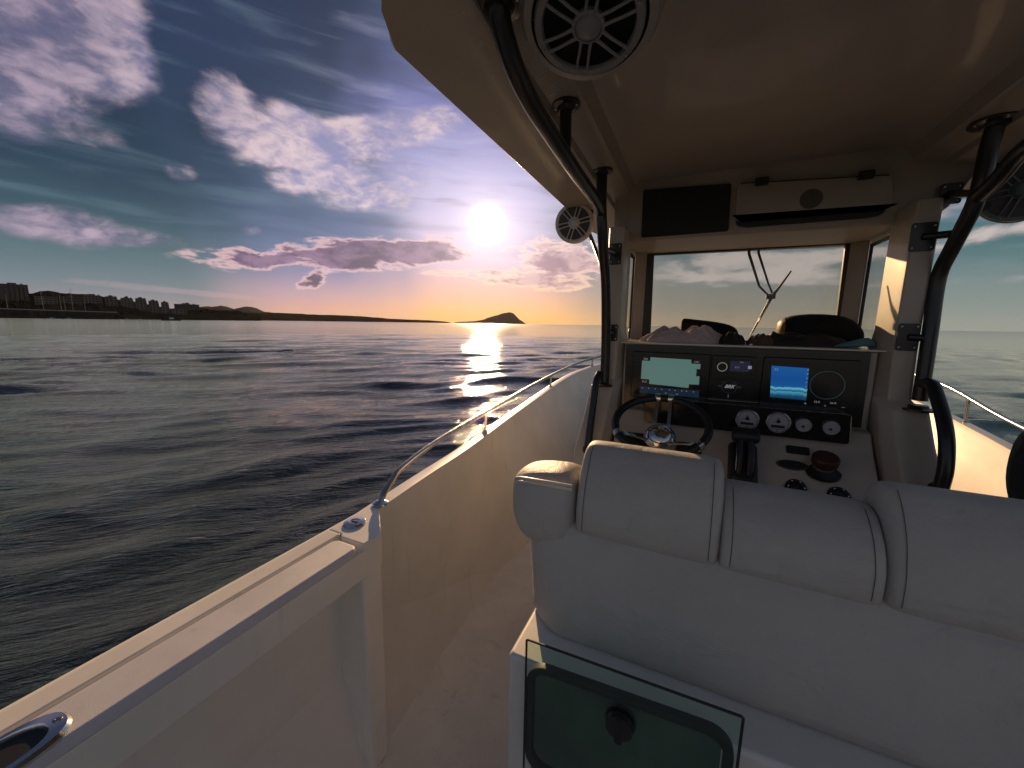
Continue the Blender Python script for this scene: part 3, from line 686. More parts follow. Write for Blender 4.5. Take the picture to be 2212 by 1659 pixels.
# main black panel and its notch below to the right
mp = MB(); mp.prismy([(-.303, -.094), (.645, -.090), (.650, -.400), (.606, -.398), (.600, -.33), (-.196, -.33), (-.200, -.398), (-.296, -.398)], 1.992, 2.000)
mpo = obj('instrument_panel', mp, GLOSSB, con, bevel=.0015)
gp = MB(); gp.loft([[(x, 1.900, z) for x, z in quad_round([(-.190, -.338), (.585, -.334), (.592, -.452), (-.182, -.455)], .010)], [(x, 1.995, z+.0) for x, z in quad_round([(-.192, -.336), (.588, -.332), (.594, -.452), (-.184, -.455)], .010)]])
gpo = obj('gauge_panel', gp, GLOSSB, con, bevel=.002)
ed = MB(); ed.tube([(-.186, 1.899, -.3365), (.575, 1.899, -.3325), (.586, 1.899, -.340), (.592, 1.899, -.448)], .0013, 6, smooth=0); obj('edge_trim', ed, CHRD, gpo)

# chart plotters
def plotter(x0, x1, z0, z1):
    m_ = MB(); m_.loft([[(x, 1.984, z) for x, z in rrect(x0, x1, z0, z1, .006)], [(x, 1.993, z) for x, z in rrect(x0-.004, x1+.004, z0-.004, z1+.004, .008)]])
    return obj('chart_plotter', m_, GLOSSB, mpo)
yf = 1.9825
def Y2(pts): return [(x*yf/2.0, z*yf/2.0) for x, z in pts]     # measured on Y = 2, moved onto the screen plane
pa = plotter(-.262, .078, -.350, -.128)
sc1 = MB(); sc1.loft([[(x, yf, z) for x, z in Y2([(-.184, -.152), (-.001, -.155), (.001, -.173), (.040, -.173), (.040, -.197), (.025, -.197), (.025, -.231), (.040, -.231), (.041, -.271), (-.002, -.272), (-.003, -.290), (-.181, -.284), (-.182, -.262), (-.222, -.262), (-.222, -.170), (-.184, -.170)])], [(x, yf+.002, z) for x, z in Y2([(-.184, -.152), (-.001, -.155), (.001, -.173), (.040, -.173), (.040, -.197), (.025, -.197), (.025, -.231), (.040, -.231), (.041, -.271), (-.002, -.272), (-.003, -.290), (-.181, -.284), (-.182, -.262), (-.222, -.262), (-.222, -.170), (-.184, -.170)])]])
obj('chart_display', sc1, CHART, pa, flat=True)
cl_ = MB()
for a_, b_ in (((-.10, -.243), (.02, -.190)), ((-.06, -.262), (.03, -.21)), ((-.03, -.28), (.036, -.24)), ((-.092, -.157), (-.094, -.24)), ((-.18, -.205), (-.12, -.20))):
    (xa, za), (xb, zb) = Y2([a_, b_]); cl_.tube([(xa, yf-.0004, za), (xb, yf-.0004, zb)], .0005, 4, smooth=0)
cl_.box(-.105, -.101, yf-.001, yf, -.246, -.238); obj('chart_lines', cl_, CHART2, pa)
bar = MB(); bar.box(-.222, .045, yf, yf+.002, -.330, -.296); obj('menu_bar', bar, mat('menu_blue', (0, 0, 0), .3, emit=srgb(14, 26, 40), estr=1.0), pa)
for i, (s_, x, z, sz) in enumerate((('52ft', -.203, -.160, .013), ('174\u00b0', .022, -.164, .013), ('36.2', -.203, -.272, .013), ('W', -.10, -.322, .010), ('AV', -.05, -.322, .010))):
    text('screen_digits', s_, WHITEP, pa, (x, yf-.001, z), sz)
for x in (-.21, -.18, -.15, -.12, -.085, -.06, -.03, -.01, .02):
    d_ = MB(); d_.box(x-.002, x+.002, yf-.0012, yf, -.306, -.302); obj('menu_icon', d_, WHITEP, pa)
pb = plotter(.288, .612, -.352, -.128)
sn = MB(); sn.prismy(Y2([(.319, -.164), (.453, -.167), (.458, -.305), (.327, -.303)]), yf, yf+.002); obj('sonar_display', sn, SONAR, pb, flat=True)
rgm = MB(); yc = yf-.0006
for R0 in (.058,): rgm.tube([(.517+R0*math.cos(a), yc, -.232+R0*math.sin(a)) for a in np.linspace(0, 2*PI, 41)], .0005, 4, smooth=0)
obj('radar_ring', rgm, mat('radar_line', (0, 0, 0), .3, emit=srgb(60, 90, 92), estr=.6), pb)
for i in range(14):
    a = 2*PI*i/14; t_ = MB(); t_.box(.446-.0018, .446+.0018, yc, yf, -.172-.009*i-.002, -.172-.009*i+.002) if i < 14 else None
    obj('scale_tick', t_, WHITEP, pb) if i % 2 == 0 else obj('scale_tick', t_, MATS['radar_line'], pb)
for s_, x, z, sz in (('12.4', .49, -.305, .012), ('S', .52, -.318, .010), ('24 M', .545, -.305, .010), ('---', .58, -.318, .012), ('\u25b2', .452, -.315, .008), ('52', .335, -.178, .014)):
    text('screen_digits', s_, WHITEP, pb, (x, yf-.001, z), sz)
# radio with a round knob
rd = MB(); rd.loft([[(x, 1.982, z) for x, z in rrect(.088, .262, -.232, -.130, .010)], [(x, 1.993, z) for x, z in rrect(.085, .265, -.235, -.127, .012)]]); rdo = obj('radio', rd, GLOSSB, mpo)
kn = MB(); kn.lathe([(.0195, 0), (.0195, .010), (.0170, .014), (.0165, .012), (.0, .012)], (.128, 1.982, -.178), (0, -1, 0), 32); ko = obj('volume_knob', kn, BLKP, rdo)
kr = MB(); kr.tube([(.128+.019*math.cos(a), 1.969, -.178+.019*math.sin(a)) for a in np.linspace(0, 2*PI, 33)], .0012, 6, smooth=0, caps=False); obj('knob_ring', kr, mat('ring_white', srgb(210, 204, 196), .3, emit=srgb(200, 190, 180), estr=.25), ko)
lcd = MB(); lcd.box(.160, .235, 1.9805, 1.983, -.196, -.150); obj('radio_display', lcd, mat('radio_lcd', (0, 0, 0), .25, emit=srgb(22, 22, 38), estr=.9), rdo)
text('radio_print', 'FM 1', WHITEP, rdo, (.205, 1.9800, -.1545), .008); text('radio_print', '87.5', MATS['menu_blue'] if False else CHART2, rdo, (.188, 1.9800, -.178), .011)
sq = MB(); sq.box(.229, .243, 1.980, 1.983, -.182, -.168); obj('radio_button', sq, mat('lit_button', (0, 0, 0), .3, emit=srgb(120, 122, 140), estr=.7), rdo)
# maker's compass badge
em = MB(); cxb, czb = .165, -.268
em.tube([(cxb+.030*math.cos(a), 1.9905, czb+.030*math.sin(a)) for a in np.linspace(0, 2*PI, 33)], .0009, 5, smooth=0, caps=False)
for a in (0, PI/2, PI, 3*PI/2):
    em.add([(cxb+.034*math.cos(a)+.003*math.sin(a), 1.9905, czb+.034*math.sin(a)-.003*math.cos(a)), (cxb+.034*math.cos(a)-.003*math.sin(a), 1.9905, czb+.034*math.sin(a)+.003*math.cos(a)), (cxb+.050*math.cos(a), 1.9905, czb+.050*math.sin(a))], [(0, 1, 2)])
emo = obj('compass_badge', em, mat('badge_silver', srgb(140, 138, 132), .4, metal=.6), mpo)
text('badge_letters', 'BRK', WHITEP, emo, (cxb, 1.9895, czb), .021, shear=.45, bold=.0006)
for s_, x, z in (('N', cxb, czb+.043), ('S', cxb, czb-.046)): text('badge_letters', s_, WHITEP, emo, (x, 1.9895, z), .010)

# gauges
def gauge(x, z, R0, big):
    m_ = MB(); m_.lathe([(R0, 0), (R0, .008), (R0*.93, .011), (R0*.88, .007), (R0*.86, .003)], (x, 1.900, z), (0, -1, 0), 40)
    g = obj('gauge', m_, CHR, gpo)
    d_ = MB(); d_.disc((x, 1.900, z), (0, -1, 0), R0*.90, .003, 40); d = obj('dial', d_, DIAL, g, flat=True)
    nd = MB(); yy = 1.8962
    nz = z+(R0*.10 if big else -R0*.25)
    nd.disc((x, 1.8972, nz), (0, -1, 0), R0*.17, .003, 20)
    a = math.radians(205 if big else 160); ex, ez = x+R0*.62*math.cos(a), nz+R0*.5*math.sin(a); w = R0*.03
    nd.add([(x, yy, nz+w), (x, yy, nz-w), (ex, yy, ez)], [(0, 1, 2)])
    if big:
        nd.box(x-R0*.55, x+R0*.55, 1.8962, 1.8975, z-R0*.52, z-R0*.26)
        nd.box(x-R0*.6, x+R0*.6, 1.8964, 1.8974, z-R0*.66, z-R0*.62); nd.box(x-.001, x+.001, 1.8964, 1.8974, z-R0*.84, z-R0*.66)
        nd.box(x-R0*.05, x+R0*.05, 1.8964, 1.8974, z+R0*.22, z+R0*.42)
    nt = 26 if big else 14
    for i in range(nt+1):
        a = math.radians(-35+250*i/nt); l0 = .72 if i % 2 == 0 else .78
        ca, sa = math.cos(a), math.sin(a); w = R0*.016
        nd.add([(x+R0*l0*ca-w*sa, yy, z+R0*l0*sa+w*ca), (x+R0*l0*ca+w*sa, yy, z+R0*l0*sa-w*ca), (x+R0*.86*ca+w*sa, yy, z+R0*.86*sa-w*ca), (x+R0*.86*ca-w*sa, yy, z+R0*.86*sa+w*ca)], [(0, 1, 2, 3)])
    obj('needle_and_marks', nd, BLKP, g, flat=True)
gauge(.238, -.393, .0445, True); gauge(.350, -.392, .0445, True); gauge(.4355, -.391, .0295, False); gauge(.526, -.391, .0300, False)

# things let into the sloping face under the gauges
def face_pt(x, z):   # point on the sloping helm face
    for (z1, y1), (z2, y2) in zip(P_, P_[1:]):
        if z2 <= z <= z1: return (x, y1+(y2-y1)*(z1-z)/(z1-z2), z)
    return (x, 1.72, z)
nrm = Vector((0, -.11, -.10)); nrm = Vector((0, -.74, .67)).normalized(); fx = Vector((1, 0, 0)); fz = nrm.cross(fx).normalized()*-1
if fz.z < 0: fz = -fz
def plate_on_face(pts, c_, t0, t1):
    C_ = Vector(c_); m_ = MB(); m_.loft([[tuple(C_+fx*a+fz*b+nrm*t0) for a, b in pts], [tuple(C_+fx*a+fz*b+nrm*t1) for a, b in pts]]); return m_
sw1 = obj('switch_panel', plate_on_face(rrect(-.062, .062, -.032, .032, .008), face_pt(-.205, -.535), -.004, .006), BLKP, con, bevel=.002)
sw2 = obj('switch_panel', plate_on_face(rrect(-.052, .052, -.030, .030, .008), face_pt(.02, -.553), -.004, .006), BLKP, con, bevel=.002)
for o_, cx_ in ((sw1, -.205), (sw2, .02)):
    for i in range(4):
        p_ = face_pt(cx_-.039+.026*i, -.535 if o_ is sw1 else -.553); obj('rocker_switch', plate_on_face(rrect(-.009, .009, -.017, .017, .003), p_, .006, .010), RUB, o_, bevel=.001)
obj('rocker_panel', plate_on_face(rrect(-.040, .040, -.018, .018, .007), face_pt(.427, -.50), -.003, .005), BLKP, con, bevel=.0015)
cup = obj('cup_holder', plate_on_face([(.055*math.cos(a), .021*math.sin(a)) for a in np.linspace(0, 2*PI, 28, endpoint=False)], face_pt(.405, -.552), -.004, .006), mat('holder_rim', (.05, .048, .045), .35), con, bevel=.002)
obj('cup_recess', plate_on_face([(.045*math.cos(a), .016*math.sin(a)) for a in np.linspace(0, 2*PI, 28, endpoint=False)], face_pt(.405, -.552), .004, .0072), RUB, cup)
for gx, gz in ((.413, -.628), (.548, -.632)):
    c_ = Vector(face_pt(gx, gz)); m_ = MB(); m_.lathe([(.036, -.004), (.036, .010), (.031, .017), (.018, .019), (.016, .014), (0, .014)], tuple(c_), tuple(nrm), 32)
    so_ = obj('socket_cap', m_, BLKP, con)
    for k in range(6):
        a = 2*PI*k/6; m_ = MB(); q_ = c_+fx*.026*math.cos(a)+fz*.026*math.sin(a)+nrm*.0165; m_.lathe([(.0022, 0), (.002, .0012), (0, .0014)], tuple(q_), tuple(nrm), 8); obj('cap_mark', m_, WHITEP, so_)
# throttle binnacle with two levers
th = MB(); c_ = Vector(face_pt(.225, -.575))
th.loft([[tuple(c_+fx*a*s+fz*b*s+nrm*t) for a, b in rrect(-.050, .058, -.115, .100, .022)] for t, s in ((-.006, 1.0), (.010, 1.0), (.040, .86), (.052, .74))])
tho = obj('throttle', th, BLKP, con, bevel=.004)
for dx_ in (-.014, .022):
    l_ = MB(); b0 = c_+fx*dx_+nrm*.045+fz*-.06
    l_.tube([tuple(b0), tuple(b0+nrm*.03+fz*.06), tuple(b0+nrm*.045+fz*.135)], [.011, .012, .014], 12); obj('throttle_lever', l_, BLKP, tho)
    l_ = MB(); sd_ = -.012 if dx_ < 0 else .012; b1 = b0+fx*sd_; l_.tube([tuple(b1), tuple(b1+nrm*.03+fz*.06), tuple(b1+nrm*.045+fz*.125)], .0016, 6); obj('lever_trim', l_, CHRD, tho)
hd = MB(); b0 = c_+fz*.095+nrm*.092
hd.loft([[tuple(b0+fx*x+fz*a*s+nrm*b*s) for a, b in circ(16, .034, .026)] for x, s in ((-.046, .75), (-.040, .95), (-.004, 1.0), (.004, 1.0), (.046, .95), (.054, .75))]); obj('throttle_grip', hd, BLKP, tho, bevel=.004)

# steering wheel
wc = Vector((-.097, 1.680, -.403)); WT = math.radians(64); wn = Vector((0, -math.cos(WT), math.sin(WT))); wx = Vector((1, 0, 0)); wy = wx.cross(wn)*-1
if wy.z < 0: wy = -wy
RW = .182
def wp_(a, r_, h=0.0): return tuple(wc+wx*r_*math.cos(a)+wy*r_*math.sin(a)+wn*h)
m_ = MB(); pts = [wp_(a, RW) for a in np.linspace(0, 2*PI, 49)]; m_.tube(pts, .0165, 14, smooth=0, caps=False)
sw = obj('steering_wheel', m_, mat('wheel_grip', (.010, .010, .010), .5, bump=.5, bscale=300, bdist=.001), con)
hb = MB(); hb.lathe([(.030, -.05), (.048, -.02), (.062, .0), (.067, .008), (.066, .018), (.056, .038), (.042, .048), (.038, .045), (.033, .049), (.0, .052)], tuple(wc-wn*.088), tuple(wn), 40); hub = obj('wheel_hub', hb, CHR, sw)
stx = MB()
for k in range(8):
    a = 2*PI*k/8; q_ = wc-wn*.0345; stx.add([tuple(q_+(wx*math.cos(a+.25)+wy*math.sin(a+.25))*.004), tuple(q_+(wx*math.cos(a-.25)+wy*math.sin(a-.25))*.004), tuple(q_+(wx*math.cos(a)+wy*math.sin(a))*(.017 if k % 2 == 0 else .011))], [(0, 1, 2)])
obj('hub_star', stx, BLKP, hub, flat=True)
col_ = MB(); col_.tube([tuple(wc-wn*.12), tuple(wc-wn*.25)], .030, 20, smooth=0); obj('steering_column', col_, BLKP, sw)
def bar_spoke(a0, off, w=.010):
    """flat stainless bar from hub to rim, running parallel at an offset"""
    d_ = wx*math.cos(a0)+wy*math.sin(a0); e_ = -wx*math.sin(a0)+wy*math.cos(a0); secs = []
    for t in np.linspace(0, 1, 9):
        c_ = wc+d_*(.050+(RW-.056)*t)+e_*off*(1-.0*t)-wn*(.078*(1-t)**1.3)
        secs.append([tuple(c_+e_*w+wn*.003), tuple(c_-e_*w+wn*.003), tuple(c_-e_*w-wn*.003), tuple(c_+e_*w-wn*.003)])
    m_ = MB(); m_.loft(secs); obj('spoke', m_, CHR, sw, bevel=.001)
    m_ = MB(); c_ = wc+d_*RW+e_*off
    m_.tube([tuple(c_-e_*.012), tuple(c_+e_*.012)], .0195, 16, smooth=0); obj('rim_clamp', m_, CHR, sw)
bar_spoke(math.radians(90), .028, .0065); bar_spoke(math.radians(90), -.028, .0065)
bar_spoke(math.radians(211), 0, .010); bar_spoke(math.radians(-36), 0, .010)

# ---------------------------------------------------------------- black pipework
def pipe(name, paths, rad=.0225, flanges=(), plates=(), label=None):
    m_ = MB()
    for p_ in paths:
        rr = rad
        if isinstance(p_, tuple): p_, rr = p_
        m_.tube(p_, rr, 16, smooth=6)
    o_ = obj(name, m_, BLK, boat, label=label)
    for (c_, ax, r_) in flanges:
        m2 = MB(); m2.lathe([(r_, 0), (r_, .007), (r_*.62, .010), (r_*.5, .02)], c_, ax, 28)
        fo = obj('pipe_flange', m2, BLK, o_)
        A = Vector(ax).normalized(); n_ = A.orthogonal().normalized(); b_ = A.cross(n_)
        for k in range(4):
            a = PI/4+k*PI/2; q_ = Vector(c_)+(n_*math.cos(a)+b_*math.sin(a))*r_*.78+A*.007
            m3 = MB(); m3.lathe([(.0045, 0), (.004, .002), (0, .003)], tuple(q_), ax, 8); m3o = obj('bolt', m3, CHRD, o_)
    for (x0, x1, y, z0, z1, ty, tz) in plates:
        m2 = MB(); m2.loft([[(x, y-.006, z) for x, z in rrect(x0, x1, z0, z1, .008)], [(x, y, z) for x, z in rrect(x0, x1, z0, z1, .008)]])
        obj('bracket_plate', m2, BLK, o_, bevel=.001)
        m2 = MB(); m2.tube([((x0+x1)/2, y-.004, (z0+z1)/2), ty], .013, 12, smooth=0); obj('standoff', m2, BLK, o_)
        for bx in (x0+.010, x1-.010):
            for bz in (z0+.012, z1-.012):
                m3 = MB(); m3.lathe([(.004, 0), (.0035, .002), (0, .003)], (bx, y-.006, bz), (0, -1, 0), 8); obj('bolt', m3, CHRD, o_)
    return o_
pp = pipe('port_pipe_frame', [
    [(-.402, 1.725, .640), (-.397, 1.71, .52), (-.390, 1.715, .42), (-.386, 1.765, .30), (-.385, 1.83, .19), (-.385, 1.885, .0), (-.385, 1.908, -.15), (-.385, 1.915, -.288)],
    [(-.398, 1.70, .47), (-.388, 1.56, .482), (-.390, 1.28, .492), (-.398, 1.085, .514), (-.403, .963, .530), (-.405, .86, .556), (-.403, .78, .60), (-.402, .765, .625)],
    ([(-.392, 1.19, .502), (-.394, 1.19, .636)], .018),
    ([(-.408, 1.895, -.235), (-.412, 1.86, -.265), (-.412, 1.83, -.327), (-.411, 1.745, -.545), (-.410, 1.735, -.565)], .017)],
    flanges=[((-.402, 1.725, .640), (0, 0, -1), .045), ((-.385, 1.905, -.298), (0, 0, 1), .042), ((-.394, 1.19, .640), (0, 0, -1), .042), ((-.402, .775, .632), (0, 0, -1), .05), ((-.410, 1.745, -.585), (0, -.6, .7), .026)],
    plates=[(-.402, -.345, 1.965, .292, .390, (-.387, 1.80, .335), 0), (-.388, -.341, 1.965, -.078, .004, (-.386, 1.885, -.035), 0)], label='black pipe frame on the port side of the console')
sp = pipe('starboard_pipe_frame', [
    [(.792, 1.80, .640), (.790, 1.812, .56), (.790, 1.824, .42), (.790, 1.906, .292), (.790, 1.965, .19), (.790, 1.955, .0), (.790, 1.945, -.15), (.790, 1.942, -.262)],
    [(.790, 1.83, .42), (.792, 1.74, .455), (.792, 1.64, .505), (.79, 1.40, .53), (.79, 1.10, .55), (.785, .86, .58), (.78, .78, .625)],
    ([(.790, 1.935, -.195), (.792, 1.885, -.195), (.792, 1.850, -.221), (.792, 1.79, -.285), (.790, 1.737, -.36), (.790, 1.713, -.45), (.788, 1.712, -.52)], .0205)],
    flanges=[((.792, 1.80, .640), (0, 0, -1), .062), ((.785, 1.935, -.298), (0, 0, 1), .055), ((.78, .775, .632), (0, 0, -1), .05), ((.788, 1.722, -.535), (0, -.6, .7), .03)],
    plates=[(.690, .762, 1.962, .285, .385, (.790, 1.935, .335), 0), (.700, .765, 1.962, -.078, .024, (.790, 1.95, -.03), 0), (.80, .862, 2.09, .47, .545, (.79, 1.84, .44), 0)], label='black pipe frame on the starboard side of the console')

# ---------------------------------------------------------------- loudspeakers
def grille(parent, c_, ax, R0, mg, mc, rot=0.0, hubd=False):
    A = Vector(ax).normalized(); up = Vector((0, 0, 1)) if abs(A.z) < .9 else Vector((0, 1, 0))
    n_ = (up-A*up.dot(A)).normalized(); b_ = n_.cross(A); C_ = Vector(c_)
    def q(a, r_, h): return tuple(C_+(b_*math.cos(a)+n_*math.sin(a))*r_+A*h)
    m_ = MB(); m_.lathe([(R0*1.0, -.012), (R0*1.0, .002), (R0*.97, .007), (R0*.86, .008), (R0*.83, .003), (R0*.83, -.008)], c_, ax, 48, cap=False)
    go = obj('grille_ring', m_, mg, parent)
    m_ = MB(); m_.lathe([(R0*.86, -.002), (R0*.84, -.006), (R0*.78, -.004), (R0*.73, -.012), (R0*.30, -.030), (R0*.0, -.032)], c_, ax, 40); obj('cone', m_, mc, parent)
    m_ = MB(); m_.lathe([(R0*.30, .000), (R0*.30, .008), (R0*.25, .011), (R0*.235, .008), (R0*.20, .012), (R0*.10, .018), (0, .019)], c_, ax, 32)
    obj('centre_cap', m_, mg, parent)
    for k in range(6):
        a0 = rot+2*PI*k/6
        for s_ in (-1, 1):
            a1 = a0+s_*.155; a2 = a0+s_*.125
            m_ = MB(); m_.tube([q(a0+s_*.34, R0*.27, .007), q(a0+s_*.20, R0*.45, .008), q(a1, R0*.65, .008), q(a2, R0*.86, .006)], [R0*.035, R0*.030, R0*.028, R0*.032], 8, smooth=3); obj('grille_spoke', m_, mg, parent)
    for k in range(6):
        a0 = rot+2*PI*k/6; m_ = MB(); m_.lathe([(R0*.035, .006), (R0*.03, .009), (0, .007)], q(a0, R0*.92, 0), ax, 10); obj('screw', m_, CHRD, parent)
spk_c, spk_ax = Vector((-.232, .822, .575)), Vector((0.02, -.30, -1.0)).normalized()
m_ = MB(); secs = []
n_ = spk_ax.orthogonal().normalized(); b_ = spk_ax.cross(n_)
for k, (cc, ax_, rr) in enumerate(((Vector((-.215, .80, .72)), Vector((0, 0, -1)), .165), (Vector((-.215, .80, .70)), Vector((0, 0, -1)), .162), (Vector((-.225, .812, .645)), Vector((0, -.12, -1)), .150), (spk_c-spk_ax*.02, spk_ax, .135), (spk_c-spk_ax*.006, spk_ax, .127), (spk_c-spk_ax*.002, spk_ax, .112))):
    ax_ = ax_.normalized(); e1 = Vector((1, 0, 0)); e1 = (e1-ax_*e1.dot(ax_)).normalized(); e2 = ax_.cross(e1)
    secs.append([tuple(cc+(e1*math.cos(2*PI*j/48)+e2*math.sin(2*PI*j/48))*rr) for j in range(48)])
m_.loft(secs, cap=False)
s1 = obj('ceiling_speaker', m_, PODW, boat); grille(s1, tuple(spk_c), tuple(spk_ax), .106, GRILLE, CONE, rot=math.radians(8))
def pod(c_, ax, R0, lab, mg):
    A = Vector(ax).normalized(); m_ = MB()
    m_.lathe([(R0*.99, -.004), (R0*1.03, -.006), (R0*1.03, -.03), (R0*.98, -.07), (R0*.82, -.13), (R0*.55, -.18), (R0*.2, -.205), (0, -.208)], c_, ax, 40, cap=False)
    o_ = obj('pod_speaker', m_, mg, boat, label=lab); grille(o_, c_, ax, R0, mg, mat('pod_cone', srgb(78, 76, 78), .5) if 'pod_cone' not in MATS else MATS['pod_cone'], rot=.2)
    return o_
sp1 = pod((-.612, 2.05, .525), (.15, -1, -.12), .098, 'round pale speaker beyond the port pipe frame', FARG)
m_ = MB(); m_.tube([(-.612+.01, 2.17, .535), (-.55, 2.15, .60), (-.54, 2.15, .63)], .014, 10); m_.tube([(-.56, 2.16, .50), (-.40, 1.80, .26)], .010, 8, smooth=0); obj('speaker_arm', m_, BLK, sp1)
sp2 = pod((.972, 2.00, .480), (-.32, -1, -.14), .104, 'round dark speaker beyond the starboard pipe frame', mat('dark_pod', srgb(92, 104, 110), .4, coat=.3))
m_ = MB(); m_.tube([(.97, 2.11, .50), (.96, 2.12, .60), (.955, 2.12, .63)], .014, 10); m_.tube([(.93, 2.08, .45), (.80, 1.85, .40)], .016, 8, smooth=0); obj('speaker_arm', m_, BLK, sp2)

# ---------------------------------------------------------------- helm seat
def cushion(name, x0, x1, prof, parent, rl=.03, rr=.03, squash=0.93, label=None):
    """closed (Y,z) profile run along X, ends rounded over"""
    cy = sum(p[0] for p in prof)/len(prof); cz = sum(p[1] for p in prof)/len(prof)
    def sec(x, s): 
        return [(x, cy+(y-cy)*s, cz+(z-cz)*(1-(1-s)*.75)) for y, z in prof]
    m_ = MB(); secs = []
    for t, s in ((0, .62), (.06, .74), (.25, .87), (.55, .96), (1.0, 1.0)): secs.append(sec(x0+rl*t, s))
    nmid = max(2, int((x1-x0)/.06))
    for k in range(1, nmid): secs.append(sec(x0+rl+(x1-rr-x0-rl)*k/nmid, 1.0))
    for t, s in ((1.0, 1.0), (.55, .96), (.25, .87), (.06, .74), (0, .62)): secs.append(sec(x1-rr*t, s))
    m_.loft(secs); return obj(name, m_, VINYL, parent, label=label, sub=1)
def dense(prof, k=3): 
    P = [Vector((p[0], p[1], 0)) for p in prof]; Q = []
    n = len(P)
    for i in range(n):
        p0, p1, p2, p3 = P[i-1], P[i], P[(i+1) % n], P[(i+2) % n]
        for j in range(k):
            t = j/k; v = 0.5*((2*p1)+(p2-p0)*t+(2*p0-5*p1+4*p2-p3)*t*t+(3*p1-p0-3*p2+p3)*t**3); Q.append((v.x, v.y))
    return Q
seat_base = MB()
seat_base.loft([[(x, y, z) for x, y in rrect(-.374, .86, .80, 1.30, .015)] for z in (-1.60, -.86)]+[[(x, y, -.850) for x, y in rrect(-.366, .852, .808, 1.292, .012)]])
seat_base.loft([[(x, y, z) for x, y in rrect(-.415, .90, .76, 1.34, .02)] for z in (-1.699, -1.60)])
seat_base = MB()
ho = .02
seat_base.loft([[(x, y, z) for x, y in rrect(-.374, .86, .80, 1.30, .015)] for z in (-1.60, -.86)]+[[(x, y, -.850) for x, y in rrect(-.366, .852, .808, 1.292, .012)]])
seat_base.loft([[(x, y, z) for x, y in rrect(-.374-m__, .86+m__, .80-m__, 1.30+m__, .015+m__)] for z, m__ in ((-1.699, .05), (-1.62, .035), (-1.58, .004))])
sb = obj('helm_seat', seat_base, GEL, boat, bevel=.004)
upper = dense([(1.085, -.338), (1.045, -.360), (1.002, -.415), (.978, -.480), (.972, -.530), (.980, -.572), (1.04, -.62), (1.16, -.62), (1.20, -.52), (1.19, -.42), (1.15, -.352)])
low = [(y, z if z < -.5 else -.5+(z+.5)*.64) for y, z in upper]
side_b = [(y, z if z < -.52 else -.52+(z+.52)*.52) for y, z in upper]
cushion('backrest_bolster', -.262, .100, upper, sb, .022, .022)
cushion('backrest_bolster', .096, .402, low, sb, .01, .01)
cushion('backrest_bolster', .400, .752, upper, sb, .022, .022)
def wing(side):
    s_ = (lambda x: x) if side < 0 else (lambda x: .492-x)
    secs = []
    for x, yc_, ztop, zb, t in ((-.484, 1.105, -.497, -.540, .22), (-.478, 1.09, -.474, -.572, .45), (-.464, 1.082, -.456, -.603, .66), (-.444, 1.075, -.441, -.632, .82), (-.418, 1.072, -.430, -.652, .93), (-.38, 1.07, -.422, -.66, .99), (-.32, 1.07, -.418, -.66, 1.0), (-.255, 1.07, -.418, -.66, .99)):
        hw = .105*t; hz = (ztop-zb)/2; zc = (ztop+zb)/2
        ring_ = []
        for i in range(20):
            a = 2*PI*i/20; ca, sa = math.cos(a), math.sin(a); e = .62
            ring_.append((s_(x), yc_+hw*math.copysign(abs(ca)**e, ca), zc+hz*math.copysign(abs(sa)**e, sa)))
        secs.append(ring_)
    m_ = MB(); m_.loft(secs); wo_ = obj('seat_wing', m_, VINYL, sb, sub=1)
    for dz_, dy in ((0, 0), (-.012, -.0)):
        m_ = MB(); m_.tube([(s_(-.478), 1.062, -.492+dz_), (s_(-.463), 1.030, -.470+dz_), (s_(-.442), 1.005, -.455+dz_), (s_(-.415), .988, -.445+dz_), (s_(-.37), .975, -.438+dz_), (s_(-.32), .972, -.435+dz_), (s_(-.268), .972, -.434+dz_)], .0032, 8, smooth=5)
        obj('piping', m_, PIPE, wo_)
wing(-1); wing(1)
# lower back panel: rounded plan corners, leaning in towards its foot
secs = []
for z, y0, xl, bulge in ((-.560, 1.012, -.425, .0), (-.575, .995, -.430, .004), (-.60, .984, -.428, .010), (-.66, .963, -.418, .014), (-.72, .945, -.405, .014), (-.78, .927, -.392, .010), (-.82, .915, -.384, .005), (-.848, .910, -.378, 0)):
    xr = .492-xl; rr = .115
    pts = []
    for x, y in rrect(xl, xr, y0, 1.20, .05, 6): pts.append((x, y))
    pl_ = []
    for x, y in pts:
        e = min(x-xl, xr-x)
        if y < 1.1: y += .075*max(0, 1-e/.13)**2 - bulge*min(1, e/.2)
        pl_.append((x, y, z))
    # densify the rear edge
    secs.append(pl_)
def rearring(z, y0, xl, bulge):
    xr = .492-xl; pts = []
    for k in range(41):
        x = xl+(xr-xl)*k/40; e = min(x-xl, xr-x); y = y0+.085*max(0, 1-e/.12)**2.2-bulge*min(1, e/.25)
        pts.append((x, y, z))
    pts += [(xr, 1.16, z), (xr-.02, 1.20, z), (xl+.02, 1.20, z), (xl, 1.16, z)]
    return pts
m_ = MB(); m_.loft([rearring(*a) for a in ((-.552, 1.02, -.418, 0), (-.558, .998, -.424, .0), (-.570, .986, -.428, .004), (-.60, .978, -.428, .008), (-.66, .961, -.418, .014), (-.72, .945, -.405, .014), (-.78, .927, -.392, .010), (-.82, .915, -.384, .005), (-.844, .910, -.378, 0), (-.849, .918, -.372, 0))])
obj('back_panel', m_, VINYL, sb, angle=60)
# stitched seams
def seam(pts): m_ = MB(); m_.tube(pts, .0008, 6, smooth=5); obj('seam', m_, SEAM, sb)
for x in (-.236, .074, .120, .378, .425): 
    pr = low if .096 < x < .4 else upper
    back = sorted([p for p in pr if p[0] < 1.07 and p[1] > -.57], key=lambda p: -p[1])
    seam([(x, y-.0004, z) for y, z in back])
    
